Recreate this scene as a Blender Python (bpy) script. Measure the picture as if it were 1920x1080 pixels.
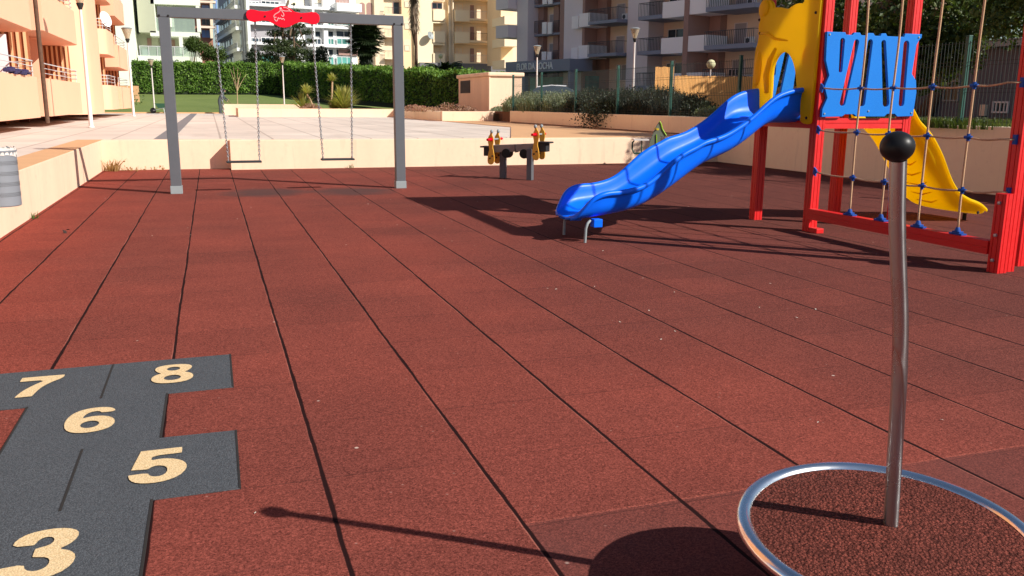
import bpy, bmesh, math, random
from mathutils import Vector, Matrix
random.seed(7)
PI = math.pi
K = 1.2            # every length below is in plan units; one unit is 1.2 m
scn = bpy.context.scene
for o in list(bpy.data.objects): bpy.data.objects.remove(o)

# ------------------------------------------------------------------ camera
F = 1620.65
CAMH = 1.165
PITCH, ROLL, YAW = 0.2107605, 0.00721742, 0.33118036
cy, sy, cp, sp = math.cos(YAW), math.sin(YAW), math.cos(PITCH), math.sin(PITCH)
FWD = Vector((sy*cp, cy*cp, -sp)); R0 = Vector((cy, -sy, 0)); U0 = R0.cross(FWD)
RT = R0*math.cos(ROLL) + U0*math.sin(ROLL); UP = U0*math.cos(ROLL) - R0*math.sin(ROLL)
cam = bpy.data.cameras.new('camera'); camo = bpy.data.objects.new('camera', cam)
scn.collection.objects.link(camo)
M = Matrix((RT, UP, -FWD)).transposed().to_4x4(); M.translation = Vector((0, 0, CAMH*K))
camo.matrix_world = M
cam.sensor_width = 36; cam.lens = F*36/1920; cam.clip_start = 0.05; cam.clip_end = 6000
scn.camera = camo
# ------------------------------------------------------------------ sky, sun, exposure
SAZ, SEL = math.radians(134.5), math.radians(35)
w = bpy.data.worlds.new('World'); scn.world = w; w.use_nodes = True
wn = w.node_tree.nodes; wl = w.node_tree.links
sky = wn.new('ShaderNodeTexSky'); sky.sky_type = 'NISHITA'; sky.sun_disc = False
sky.sun_elevation = SEL; sky.sun_rotation = SAZ; sky.dust_density = 0.6; sky.ozone_density = 2.0
wl.new(sky.outputs[0], wn['Background'].inputs[0]); wn['Background'].inputs[1].default_value = 0.068
sl = bpy.data.lights.new('sun', 'SUN'); sl.energy = 5.0; sl.angle = math.radians(0.53); sl.color = (1, 0.95, 0.87)
so = bpy.data.objects.new('sun', sl); scn.collection.objects.link(so)
SUN = Vector((math.sin(SAZ)*math.cos(SEL), math.cos(SAZ)*math.cos(SEL), math.sin(SEL)))
so.rotation_euler = SUN.to_track_quat('Z', 'Y').to_euler(); so.location = (10, -10, 20)
scn.view_settings.view_transform = 'Standard'; scn.view_settings.look = 'None'
scn.view_settings.exposure = 0.40; scn.view_settings.gamma = 1
scn.render.resolution_x = 1024; scn.render.resolution_y = 576

# ------------------------------------------------------------------ geometry helpers
def ray(px, py): return FWD*F + RT*(px-960) - UP*(py-540)
def on_z(px, py, z=0.0):
    d = ray(px, py); t = (z-CAMH)/d.z; return Vector((d.x*t, d.y*t, z))
def on_y(px, py, Y):
    d = ray(px, py); t = Y/d.y; return Vector((d.x*t, Y, CAMH+d.z*t))
def on_x(px, py, X):
    d = ray(px, py); t = X/d.x; return Vector((X, d.y*t, CAMH+d.z*t))

class MB:
    def __init__(s): s.v = []; s.f = []; s.m = []; s.mi = 0
    def add(s, vs, fs):
        n = len(s.v); s.v += [tuple(v) for v in vs]
        for f in fs: s.f.append([n+i for i in f]); s.m.append(s.mi)
        return s
    def box(s, x0, y0, z0, x1, y1, z1):
        vs = [(x, y, z) for z in (z0, z1) for y in (y0, y1) for x in (x0, x1)]
        return s.add(vs, [(0,2,3,1),(4,5,7,6),(0,1,5,4),(2,6,7,3),(0,4,6,2),(1,3,7,5)])
    def obox(s, c, ax, ay, az):
        c, ax, ay, az = map(Vector, (c, ax, ay, az))
        vs = [c+ax*i+ay*j+az*k for k in (-1,1) for j in (-1,1) for i in (-1,1)]
        return s.add(vs, [(0,2,3,1),(4,5,7,6),(0,1,5,4),(2,6,7,3),(0,4,6,2),(1,3,7,5)])
    def quad(s, a, b, c, d): return s.add([a, b, c, d], [(0,1,2,3)])
    def prism(s, pts, z0, z1):
        n = len(pts); vs = [(p[0], p[1], z0) for p in pts]+[(p[0], p[1], z1) for p in pts]
        fs = [tuple(range(n))[::-1], tuple(range(n, 2*n))]+[(i,(i+1)%n,n+(i+1)%n,n+i) for i in range(n)]
        return s.add(vs, fs)
    def tube(s, pts, r, n=10, caps=True, flat=1.0):
        pts = [Vector(p) for p in pts]; m = len(pts)
        rs = r if isinstance(r, (list, tuple)) else [r]*m
        t0 = (pts[1]-pts[0]).normalized()
        a = t0.cross(Vector((0,0,1)) if abs(t0.z) < .95 else Vector((1,0,0))).normalized()
        vs = []; fs = []
        for i, p in enumerate(pts):
            t = (pts[min(i+1,m-1)]-pts[max(i-1,0)]).normalized()
            a = (a-t*a.dot(t)).normalized(); b = t.cross(a)
            for k in range(n):
                th = 2*PI*k/n; vs.append(p+(a*math.cos(th)+b*math.sin(th)*flat)*rs[i])
        for i in range(m-1):
            for k in range(n): fs.append((i*n+k, i*n+(k+1)%n, (i+1)*n+(k+1)%n, (i+1)*n+k))
        if caps: fs += [tuple(range(n))[::-1], tuple(range((m-1)*n, m*n))]
        return s.add(vs, fs)
    def lathe(s, c, prof, n=24, ax=(0,0,1)):
        c = Vector(c); z = Vector(ax).normalized()
        a = z.cross(Vector((0,1,0)) if abs(z.y) < .9 else Vector((1,0,0))).normalized(); b = z.cross(a)
        vs = []; fs = []; m = len(prof)
        for r, h in prof:
            for k in range(n):
                th = 2*PI*k/n; vs.append(c+z*h+(a*math.cos(th)+b*math.sin(th))*max(r, 1e-5))
        for i in range(m-1):
            for k in range(n): fs.append((i*n+k, i*n+(k+1)%n, (i+1)*n+(k+1)%n, (i+1)*n+k))
        return s.add(vs, fs)
    def ball(s, c, r, n=16, sc=(1,1,1)):
        m = n//2; vs = []; fs = []; c = Vector(c)
        for i in range(m+1):
            ph = PI*i/m
            for k in range(n):
                th = 2*PI*k/n
                vs.append(c+Vector((math.sin(ph)*math.cos(th)*sc[0], math.sin(ph)*math.sin(th)*sc[1], math.cos(ph)*sc[2]))*r)
        for i in range(m):
            for k in range(n): fs.append((i*n+k, (i+1)*n+k, (i+1)*n+(k+1)%n, i*n+(k+1)%n))
        return s.add(vs, fs)
    def loft(s, secs, closed=True, caps=True):
        n = len(secs[0]); vs = [p for q in secs for p in q]; fs = []
        for i in range(len(secs)-1):
            for k in range(n if closed else n-1): fs.append((i*n+k, i*n+(k+1)%n, (i+1)*n+(k+1)%n, (i+1)*n+k))
        if caps: fs += [tuple(range(n))[::-1], tuple(range((len(secs)-1)*n, len(secs)*n))]
        return s.add(vs, fs)
    def build(s, name, mat, parent=None, smooth=False, bevel=0, kind=None, orient=True):
        me = bpy.data.meshes.new(name)
        off = parent['_o'] if parent is not None else (0, 0, 0)
        me.from_pydata([((v[0]-off[0])*K, (v[1]-off[1])*K, (v[2]-off[2])*K) for v in s.v], [], s.f)
        mats = mat if isinstance(mat, (list, tuple)) else [mat]
        for q in mats: me.materials.append(q)
        if len(mats) > 1:
            for i, p in enumerate(me.polygons): p.material_index = s.m[i]
        if orient or bevel:
            bm = bmesh.new(); bm.from_mesh(me)
            if orient: bmesh.ops.recalc_face_normals(bm, faces=bm.faces)
            if bevel:
                bmesh.ops.remove_doubles(bm, verts=bm.verts, dist=1e-5)
                es = [e for e in bm.edges if e.is_manifold and e.calc_face_angle(0) > .6]
                bmesh.ops.bevel(bm, geom=es, offset=bevel*K, segments=2, profile=.6, affect='EDGES', clamp_overlap=True)
            bm.to_mesh(me); bm.free()
        if smooth:
            for p in me.polygons: p.use_smooth = True
            if smooth != 'all': me.set_sharp_from_angle(angle=math.radians(40))
        o = bpy.data.objects.new(name, me); scn.collection.objects.link(o)
        if parent is not None:
            o.parent = parent; o['_o'] = tuple(off)
        else: o['_o'] = (0, 0, 0)
        if kind: o['kind'] = kind
        return o

def thing(name, label, cat, loc=(0,0,0), group=None):
    o = bpy.data.objects.new(name, None); scn.collection.objects.link(o)
    o.location = Vector(loc)*K; o['_o'] = tuple(loc)
    o['label'] = label; o['category'] = cat
    if group: o['group'] = group
    o.empty_display_size = .1
    return o
def tag(o, label, cat, group=None):
    o['label'] = label; o['category'] = cat
    if group: o['group'] = group
    return o
def dup(root, loc, label, rotz=0, sc=1):
    def cp(o, par):
        c = o.copy(); scn.collection.objects.link(c); c.parent = par
        for ch in o.children: cp(ch, c)
        return c
    c = cp(root, None); c.location = Vector(loc)*K; c.rotation_euler = (0, 0, rotz); c.scale = (sc, sc, sc); c['label'] = label
    return c

def curve_mesh(splines, thick, bevel=0.0):
    """flat plate with holes: list of closed 2D polylines -> verts, faces (x, y, +-thick/2)"""
    cu = bpy.data.curves.new('plate', 'CURVE'); cu.dimensions = '2D'; cu.fill_mode = 'BOTH'
    cu.extrude = thick/2-bevel; cu.bevel_depth = bevel; cu.bevel_resolution = 2; cu.offset = -bevel
    for sp_ in splines:
        q = cu.splines.new('POLY'); q.points.add(len(sp_)-1); q.use_cyclic_u = True
        for i, p in enumerate(sp_): q.points[i].co = (p[0], p[1], 0, 1)
    return eval_curve(cu)
def eval_curve(cu):
    o = bpy.data.objects.new('tmp', cu); scn.collection.objects.link(o)
    dg = bpy.context.evaluated_depsgraph_get(); me = bpy.data.meshes.new_from_object(o.evaluated_get(dg))
    vs = [v.co.copy() for v in me.vertices]; fs = [tuple(p.vertices) for p in me.polygons]
    bpy.data.objects.remove(o); bpy.data.meshes.remove(me)
    return vs, fs
def text_mesh(body, size, bold=0.0, ext=0.0):
    cu = bpy.data.curves.new('txt', 'FONT'); cu.body = body; cu.size = size; cu.offset = bold; cu.extrude = ext
    cu.align_x = 'CENTER'; cu.align_y = 'CENTER'
    return eval_curve(cu)
def smoothpts(pts, it=2, closed=True):
    for _ in range(it):
        o = []; n = len(pts)
        for i in range(n if closed else n-1):
            a, b = pts[i], pts[(i+1) % n]
            o += [tuple(a[k]*.75+b[k]*.25 for k in range(len(a))), tuple(a[k]*.25+b[k]*.75 for k in range(len(a)))]
        if not closed: o = [pts[0]]+o+[pts[-1]]
        pts = o
    return pts
def skin_mesh(name, verts, edges, radii, mat, parent=None, sub=2):
    me = bpy.data.meshes.new(name)
    me.from_pydata([Vector(v)*K for v in verts], edges, [])
    o = bpy.data.objects.new(name, me); scn.collection.objects.link(o)
    m = o.modifiers.new('s', 'SKIN'); sk = me.skin_vertices[0].data
    for i, r in enumerate(radii): sk[i].radius = (r*K, r*K); sk[i].use_root = (i == 0)
    m2 = o.modifiers.new('u', 'SUBSURF'); m2.levels = sub; m2.render_levels = sub
    dg = bpy.context.evaluated_depsgraph_get(); me2 = bpy.data.meshes.new_from_object(o.evaluated_get(dg))
    bpy.data.objects.remove(o)
    me2.materials.clear(); me2.materials.append(mat)
    for p in me2.polygons: p.use_smooth = True
    o = bpy.data.objects.new(name, me2); scn.collection.objects.link(o)
    if parent is not None: o.parent = parent
    return o

# ------------------------------------------------------------------ materials
class NT:
    def __init__(s, name):
        s.mat = bpy.data.materials.new(name); s.mat.use_nodes = True
        s.n = s.mat.node_tree.nodes; s.l = s.mat.node_tree.links; s.b = s.n['Principled BSDF']
    def new(s, t, **kw):
        n = s.n.new('ShaderNode'+t)
        for k, v in kw.items():
            if k == 'ins':
                for i, x in v.items():
                    if hasattr(x, 'is_output') or isinstance(x, bpy.types.NodeSocket): s.l.new(x, n.inputs[i])
                    else: n.inputs[i].default_value = x
            else: setattr(n, k, v)
        return n
    def math(s, op, a, b=0.0, c=None):
        ins = {0: a, 1: b}
        if c is not None: ins[2] = c
        return s.new('Math', operation=op, ins=ins).outputs[0]
    def pos(s):
        g = s.new('NewGeometry'); return s.new('VectorMath', operation='SCALE', ins={0: g.outputs['Position'], 3: 1/K}).outputs[0]
    def noise(s, v, scale, detail=3, rough=.55):
        return s.new('TexNoise', ins={'Vector': v, 'Scale': scale, 'Detail': detail, 'Roughness': rough}).outputs['Fac']
    def mr(s, v, a, b, c=0.0, d=1.0): return s.new('MapRange', ins={0: v, 1: a, 2: b, 3: c, 4: d}).outputs[0]
    def mix(s, f, a, b, mode='MIX'):
        n = s.new('MixRGB', blend_type=mode)
        for i, x in ((0, f), (1, a), (2, b)):
            if isinstance(x, bpy.types.NodeSocket): s.l.new(x, n.inputs[i])
            else: n.inputs[i].default_value = x if i == 0 else (*x, 1)
        return n.outputs[0]
    def out(s, col=None, rough=None, bump=None, bs=.3, bd=.01):
        if col is not None:
            if isinstance(col, bpy.types.NodeSocket): s.l.new(col, s.b.inputs['Base Color'])
            else: s.b.inputs['Base Color'].default_value = (*col, 1)
        if rough is not None:
            if isinstance(rough, bpy.types.NodeSocket): s.l.new(rough, s.b.inputs['Roughness'])
            else: s.b.inputs['Roughness'].default_value = rough
        if bump is not None:
            n = s.new('Bump', ins={'Height': bump, 'Strength': bs, 'Distance': bd}); s.l.new(n.outputs[0], s.b.inputs['Normal'])
        return s.mat
def srgb(r, g, b):
    f = lambda c: (c/255/12.92) if c <= 10 else ((c/255+.055)/1.055)**2.4
    return (f(r), f(g), f(b))
def simple(name, col, rough=.6, var=.12, scale=3.0, metallic=0, spec=.5, bump=0, coat=0, streak=False):
    # streak: faint vertical run-off marks and blotchy repainting
    t = NT(name); p = t.pos()
    if streak:
        p2 = t.new('VectorMath', operation='MULTIPLY', ins={0: p, 1: (1, 1, .18)}).outputs[0]
    else: p2 = p
    a = t.noise(p2, scale, 4); b = t.noise(p, scale*9, 3)
    f = t.mr(t.math('ADD', t.math('MULTIPLY', a, .7), t.math('MULTIPLY', b, .3)), .3, .7)
    c = t.mix(f, tuple(x*(1-var) for x in col), tuple(min(1, x*(1+var)) for x in col))
    if streak:
        q = t.new('VectorMath', operation='MULTIPLY', ins={0: p, 1: (9, 9, .9)}).outputs[0]
        c = t.mix(t.mr(t.noise(q, 1, 4, .65), .58, .74, 0, .42), c, tuple(x*.66 for x in col))
        c = t.mix(t.mr(t.noise(p, 7, 5, .7), .60, .68, 0, .3), c, tuple(x*.75 for x in col))
        c = t.mix(t.mr(t.noise(p, .45, 2), .52, .54, 0, .12), c, tuple(min(1, x*1.12) for x in col))
    t.b.inputs['Metallic'].default_value = metallic; t.b.inputs['Specular IOR Level'].default_value = spec
    t.b.inputs['Coat Weight'].default_value = coat
    return t.out(c, t.mr(b, .2, .8, max(0, rough-.06), min(1, rough+.08)), b if bump else None, bump, .004)

def rubber_mat():
    t = NT('red_rubber'); p = t.pos(); xyz = t.new('SeparateXYZ', ins={0: p})
    x, y = xyz.outputs[0], xyz.outputs[1]
    wob = t.math('MULTIPLY', t.math('SUBTRACT', t.noise(p, 1.3, 2), .5), .014)
    wob2 = t.math('MULTIPLY', t.math('SUBTRACT', t.noise(p, 9, 2), .5), .006)
    w_ = t.math('ADD', wob, wob2)
    u = t.math('DIVIDE', t.math('ADD', t.math('SUBTRACT', x, .268-20), w_), .5)
    v = t.math('DIVIDE', t.math('ADD', t.math('SUBTRACT', y, .1-20), w_), .5)
    fu = t.math('FRACT', u); fv = t.math('FRACT', v)
    du = t.math('MINIMUM', fu, t.math('SUBTRACT', 1.0, fu)); dv = t.math('MINIMUM', fv, t.math('SUBTRACT', 1.0, fv))
    cell = t.new('CombineXYZ', ins={0: t.math('FLOOR', u), 1: t.math('FLOOR', v), 2: 0.0}).outputs[0]
    wn_ = t.new('TexWhiteNoise', noise_dimensions='3D', ins={0: cell})
    rnd = wn_.outputs['Value']
    big = t.noise(p, .55, 3); mid = t.noise(p, 3.2, 5); fine = t.noise(p, 110, 3, .8); mic = t.noise(p, 300, 2, .8)
    red = srgb(129, 66, 56); dk = srgb(114, 61, 53); pur = srgb(98, 57, 51)
    c = t.mix(t.mr(big, .35, .65), red, dk)
    right = t.mr(t.math('ADD', x, t.math('MULTIPLY', t.math('SUBTRACT', big, .5), 3)), 1.2, 5.0, 0, 1)
    c = t.mix(right, c, pur)
    left = t.mr(t.math('ADD', x, t.math('MULTIPLY', mid, .8)), -1.5, -.2, .6, 0)
    c = t.mix(left, c, srgb(146, 62, 48))
    c = t.mix(1.0, c, t.mix(rnd, (.91, .92, .93), (1.08, 1.06, 1.05)), 'MULTIPLY')
    c = t.mix(1.0, c, t.mix(t.mr(mid, .3, .7), (.94, .94, .95), (1.05, 1.05, 1.04)), 'MULTIPLY')
    gr = t.math('ADD', t.math('MULTIPLY', fine, .55), t.math('MULTIPLY', mic, .45))
    vg = t.new('TexVoronoi', ins={'Vector': p, 'Scale': 250.0}); vr = t.new('SeparateXYZ', ins={0: vg.outputs['Color']}).outputs[0]
    vh = t.new('TexVoronoi', ins={'Vector': p, 'Scale': 75.0}); vs_ = t.new('SeparateXYZ', ins={0: vh.outputs['Color']}).outputs[1]
    c = t.mix(1.0, c, t.mix(t.mr(gr, .38, .62), (.55, .52, .52), (1.45, 1.43, 1.42)), 'MULTIPLY')
    c = t.mix(1.0, c, t.mix(vr, (.60, .58, .58), (1.42, 1.41, 1.39)), 'MULTIPLY')
    c = t.mix(1.0, c, t.mix(t.mr(vs_, 0, 1), (.88, .87, .87), (1.10, 1.10, 1.10)), 'MULTIPLY')
    # grey worn patches under the swings
    for cx, cy_, a, b in ((.62, 11.75, .62, .62), (1.75, 11.6, .62, .6)):
        dx = t.math('DIVIDE', t.math('SUBTRACT', x, cx), a); dy = t.math('DIVIDE', t.math('SUBTRACT', y, cy_), b)
        d = t.math('ADD', t.math('MULTIPLY', dx, dx), t.math('MULTIPLY', dy, dy))
        d = t.math('ADD', d, t.math('MULTIPLY', t.math('SUBTRACT', mid, .5), 1.2))
        c = t.mix(t.mr(d, .2, 1.15, .85, 0), c, srgb(78, 58, 56))
    # pale scuffs and specks
    vor = t.new('TexVoronoi', ins={'Vector': p, 'Scale': 3.3}); 
    c = t.mix(t.mr(vor.outputs['Distance'], .014, .03, .8, 0), c, (.62, .5, .42))
    vor = t.new('TexVoronoi', ins={'Vector': p, 'Scale': 11.0}); 
    c = t.mix(t.mr(vor.outputs['Distance'], .02, .06, .4, 0), c, (.5, .3, .24))
    # darker tiles round the spinner, with a pale glue line along their far edge
    ey = t.math('SUBTRACT', y, 2.12); msk = t.math('MULTIPLY', t.mr(ey, -.004, .004, 1, 0), t.mr(x, .765, .775, 0, 1))
    c = t.mix(t.math('MULTIPLY', msk, t.mr(mid, .3, .7, .12, .5)), c, srgb(88, 58, 56))
    ln = t.math('MULTIPLY', t.math('MULTIPLY', t.mr(t.math('ABSOLUTE', ey), .002, .007, 1, 0), t.mr(x, .765, .775, 0, 1)), t.mr(fine, .4, .6, .0, .5))
    c = t.mix(ln, c, srgb(190, 104, 86))
    # joints; the long ones get a sunlit tile edge painted alongside
    wj = t.mr(t.noise(p, 2.3, 2), .3, .7, .012, .021)
    jm = t.new('MapRange', ins={0: du, 1: t.math('MULTIPLY', wj, .6), 2: wj, 3: 1.0, 4: 0.0}).outputs[0]
    jt = t.math('MULTIPLY', t.mr(dv, .004, .013, 1, 0), t.mr(t.noise(p, 1.1, 2), .36, .56, .05, .42))
    edge = t.math('MULTIPLY', t.mr(t.math('ABSOLUTE', t.math('SUBTRACT', fu, .985)), .002, .008, 1, 0), t.mr(t.noise(p, 1.7, 2), .45, .6))
    c = t.mix(t.math('MULTIPLY', edge, .35), c, srgb(205, 130, 112))
    c = t.mix(jt, c, (.05, .018, .015))
    c = t.mix(jm, c, (.018, .006, .006))
    h = t.math('SUBTRACT', t.math('MULTIPLY', gr, 1.0), t.math('MULTIPLY', jm, 2.0))
    t.b.inputs['Specular IOR Level'].default_value = .08
    return t.out(c, .95, h, .3, .004)
def granule_mat(name, c1, c2, c3, scale=95, bump=.9, spread=1.0):
    t = NT(name); p = t.pos()
    v = t.new('TexVoronoi', ins={'Vector': p, 'Scale': scale}); v2 = t.new('TexVoronoi', ins={'Vector': p, 'Scale': scale*2.3})
    r = t.new('SeparateXYZ', ins={0: v.outputs['Color']}).outputs[0]
    c = t.mix(r, c1, c2); c = t.mix(t.mr(t.noise(p, 5, 4), .4, .65, 0, .6), c, c3)
    c = t.mix(t.mr(v.outputs['Distance'], .25, .75, 0, .75*spread), c, tuple(x*.18 for x in c1))
    c = t.mix(t.mr(v2.outputs['Distance'], .3, .8, 0, .35*spread), c, (0.01, .006, .006))
    h = t.math('SUBTRACT', 1.0, t.math('ADD', v.outputs['Distance'], t.math('MULTIPLY', v2.outputs['Distance'], .4)))
    t.b.inputs['Specular IOR Level'].default_value = .08
    return t.out(c, .9, h, bump, .005)
def leaf_mat(name, c1, c2, trans=.35, rough=.5):
    t = NT(name); g = t.new('NewGeometry'); r = g.outputs['Random Per Island']
    p = t.pos(); c = t.mix(r, c1, c2); c = t.mix(t.mr(t.noise(p, 1.4, 3), .35, .65, 0, .5), c, tuple(x*.55 for x in c1))
    t.out(c, rough); t.b.inputs['Specular IOR Level'].default_value = .3
    tr = t.new('BsdfTranslucent'); t.l.new(t.mix(1.0, c, (1.3, 1.35, .6), 'MULTIPLY'), tr.inputs[0])
    ms = t.new('MixShader'); ms.inputs[0].default_value = trans
    t.l.new(t.b.outputs[0], ms.inputs[1]); t.l.new(tr.outputs[0], ms.inputs[2]); t.l.new(ms.outputs[0], t.n['Material Output'].inputs[0])
    return t.mat
def plastic(name, col, rough=.35, trans=0, speck=0, bump=0.02):
    t = NT(name); p = t.pos(); a = t.noise(p, 3, 2)
    t.b.inputs['Specular IOR Level'].default_value = .2
    c = t.mix(t.mr(a, .35, .65), tuple(x*.95 for x in col), col)
    if speck:
        s_ = t.noise(p, 160, 2, .7); c = t.mix(t.mr(s_, .4, .62, 0, speck), c, (col[0]+.02, min(1, col[1]*1.5+.04), min(1, col[2]*1.15)))
    t.out(c, t.mr(t.noise(p, 9, 4), .3, .7, rough-.02, rough+.05), t.noise(p, 30, 3), bump, .002)
    if trans:
        tr = t.new('BsdfTranslucent'); t.l.new(c, tr.inputs[0]); ms = t.new('MixShader'); ms.inputs[0].default_value = trans
        t.l.new(t.b.outputs[0], ms.inputs[1]); t.l.new(tr.outputs[0], ms.inputs[2]); t.l.new(ms.outputs[0], t.n['Material Output'].inputs[0])
    return t.mat
def paving_mat():
    t = NT('plaza_paving'); p = t.pos(); xyz = t.new('SeparateXYZ', ins={0: p}); x, y = xyz.outputs[0], xyz.outputs[1]
    c = t.mix(t.mr(t.noise(p, .5, 4), .35, .65), srgb(214, 202, 190), srgb(198, 186, 174))
    c = t.mix(t.mr(t.noise(p, 4, 5), .4, .7, 0, .35), c, srgb(228, 214, 198))
    fx = t.math('FRACT', t.math('DIVIDE', t.math('ADD', x, 40.35), .9)); fy = t.math('FRACT', t.math('DIVIDE', t.math('ADD', y, 40.0), 1.1))
    cell = t.new('CombineXYZ', ins={0: t.math('FLOOR', t.math('DIVIDE', t.math('ADD', x, 40.35), .9)), 1: t.math('FLOOR', t.math('DIVIDE', t.math('ADD', y, 40.0), 1.1)), 2: 0.0}).outputs[0]
    rn = t.new('TexWhiteNoise', noise_dimensions='3D', ins={0: cell}).outputs['Value']
    c = t.mix(1.0, c, t.mix(rn, (.93, .93, .93), (1.05, 1.05, 1.05)), 'MULTIPLY')
    jx = t.mr(t.math('MINIMUM', fx, t.math('SUBTRACT', 1.0, fx)), .012, .03, .5, 0)
    jy = t.mr(t.math('MINIMUM', fy, t.math('SUBTRACT', 1.0, fy)), .01, .025, .28, 0)
    c = t.mix(t.math('MAXIMUM', jx, jy), c, srgb(120, 100, 88))
    c = t.mix(t.mr(t.noise(t.new('VectorMath', operation='MULTIPLY', ins={0: p, 1: (1, .3, 1)}).outputs[0], .9, 5), .58, .72, 0, .25), c, srgb(140, 122, 110))
    return t.out(c, .8)
def lawn_mat():
    t = NT('lawn'); p = t.pos()
    c = t.mix(t.mr(t.noise(p, .35, 3), .35, .65), (.15, .20, .035), (.20, .25, .055))
    c = t.mix(t.mr(t.noise(p, 14, 3), .35, .65, 0, .6), c, (.09, .13, .025))
    return t.out(c, .85, t.noise(p, 30, 3), .6, .03)
def glass_mat(name, col=(.02, .03, .04), rough=.12):
    t = NT(name); p = t.pos(); c = t.mix(t.mr(t.noise(p, .7, 2), .4, .6), col, tuple(x*2.2+.01 for x in col))
    t.b.inputs['Specular IOR Level'].default_value = .4
    return t.out(c, rough)
def clear_mat(name, col, alpha):
    t = NT(name); t.out(col, .1); tb = t.new('BsdfTransparent'); tb.inputs[0].default_value = (*[.6+.4*x for x in col], 1)
    ms = t.new('MixShader'); ms.inputs[0].default_value = alpha
    t.l.new(tb.outputs[0], ms.inputs[1]); t.l.new(t.b.outputs[0], ms.inputs[2]); t.l.new(ms.outputs[0], t.n['Material Output'].inputs[0])
    return t.mat
def steel_mat(name, col, rough, aniso=0.0):
    t = NT(name); p = t.pos(); q = t.new('VectorMath', operation='MULTIPLY', ins={0: p, 1: (40, 40, 400)}).outputs[0]
    n1 = t.noise(q, 1, 3); n2 = t.noise(p, 12, 4)
    t.b.inputs['Metallic'].default_value = 1
    c = t.mix(t.mr(n2, .35, .7, 0, .5), col, tuple(x*.7 for x in col))
    if aniso:
        t.b.inputs['Anisotropic'].default_value = aniso; tg = t.new('Tangent', direction_type='RADIAL', axis='Z'); t.l.new(tg.outputs[0], t.b.inputs['Tangent']); t.b.inputs['Anisotropic Rotation'].default_value = .25
    return t.out(c, t.mr(n2, .3, .7, rough-.03, rough+.06), n1, .03, .002)

m_rubber = rubber_mat(); m_pave = paving_mat()
m_disc = granule_mat('coarse_rubber', srgb(152, 80, 67), srgb(88, 46, 39), srgb(112, 61, 52), 150, .9)
m_hop = granule_mat('grey_rubber', srgb(102, 106, 111), srgb(80, 84, 89), srgb(88, 92, 97), 210, .45, .6)
m_num = granule_mat('beige_rubber', srgb(246, 218, 172), srgb(226, 192, 142), srgb(238, 208, 162), 210, .35, .4)
m_cream = simple('cream_render', srgb(238, 206, 176), .85, .08, 1.6, bump=.15, streak=True)
m_wallshade = simple('lightened_cream_render', srgb(255, 232, 198), .85, .06, 1.1, bump=.15, streak=True)  # cream render for walls in shade, colour lightened in place of fill light
m_cap = simple('tan_paint', srgb(206, 160, 116), .8, .07, 2.0, bump=.12)
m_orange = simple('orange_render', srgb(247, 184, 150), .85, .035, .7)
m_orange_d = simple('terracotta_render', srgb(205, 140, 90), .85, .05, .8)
m_slat = simple('slat_wood', srgb(150, 84, 50), .7, .1, 6)
m_slat_pale = simple('slat_pale', srgb(226, 178, 132), .7, .05, 6)
m_dark = simple('dark_void', (.015, .013, .012), .9, .2, 2)
m_steel = steel_mat('brushed_steel', (.47, .49, .50), .27, .88)
m_chrome = steel_mat('polished_steel', (.92, .92, .92), .20)
m_galv = simple('galvanised', (.42, .44, .46), .42, .12, 5, metallic=.7)
m_white_metal = simple('white_pole_paint', (.72, .66, .62), .5, .05, 4)
m_grey = simple('grey_paint', srgb(90, 92, 97), .5, .06, 5, bump=.05)
m_ltgrey = simple('grey_plastic', srgb(140, 148, 150), .5, .05, 5)
m_bin = simple('bin_grey', srgb(126, 130, 136), .5, .05, 5)
m_red = simple('red_powdercoat', (.68, .011, .012), .42, .06, 3, coat=0)
m_blue = plastic('blue_plastic', (.002, .15, 1.0), .36)
m_bluep = plastic('blue_board', (.0, .16, .64), .6, 0, .45, .05)
m_bluek = plastic('blue_knot', (.012, .075, .34), .4)
m_yellow = plastic('yellow_plastic', (1.0, .73, .010), .36, .55)
m_sign = plastic('red_board', (.80, .004, .022), .4)
m_panel = plastic('amber_board', srgb(222, 164, 66), .5)
m_pink = simple('pale_print', (.85, .35, .36), .6, .05, 6)
m_rope = simple('tan_rope', srgb(196, 158, 122), .9, .2, 90, bump=.5)
m_black = plastic('black_rubber', (.012, .012, .013), .36)
m_blackm = simple('black_seat', (.02, .02, .022), .6, .1, 6)
m_green = simple('green_powdercoat', srgb(16, 74, 62), .5, .1, 4)
m_wire = simple('green_wire', srgb(12, 30, 27), .6, .1, 4)
m_lilac = simple('lilac_render', srgb(232, 220, 222), .85, .04, .4)
m_lilacw = simple('white_render', srgb(252, 246, 246), .85, .03, .4)
m_brown = simple('brown_render', srgb(164, 130, 120), .85, .05, .5)
m_beige = simple('beige_render', srgb(236, 212, 190), .85, .05, .5)
m_slate = simple('slate_panel', srgb(134, 138, 156), .6, .05, .6)
m_cb = simple('cream_facade', srgb(248, 228, 192), .85, .04, .3)
m_cbo = simple('warm_facade', srgb(248, 216, 170), .85, .04, .3)
m_cbd = simple('beige_facade', srgb(232, 212, 182), .85, .05, .3)
m_white = simple('white_facade', (.80, .80, .79), .7, .03, .3)
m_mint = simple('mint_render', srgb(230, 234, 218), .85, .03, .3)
m_mintd = simple('shaded_mint_render', srgb(182, 184, 160), .85, .04, .3)  # darker copy of the mint render, shade put into its colour
m_brick = simple('brick_red', srgb(160, 108, 88), .85, .12, 1.2)
m_bluew = simple('blue_render', srgb(120, 150, 200), .8, .08, .8)
m_glass = glass_mat('window_glass')
m_gglass = glass_mat('green_glass', (.05, .16, .14), .2)
m_shutter = simple('grey_shutter', srgb(168, 164, 168), .7, .05, 3)
m_cshut = simple('cream_shutter', srgb(240, 220, 190), .7, .04, 3)
m_rail = simple('dark_rail', (.03, .035, .045), .5, .1, 4)
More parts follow.
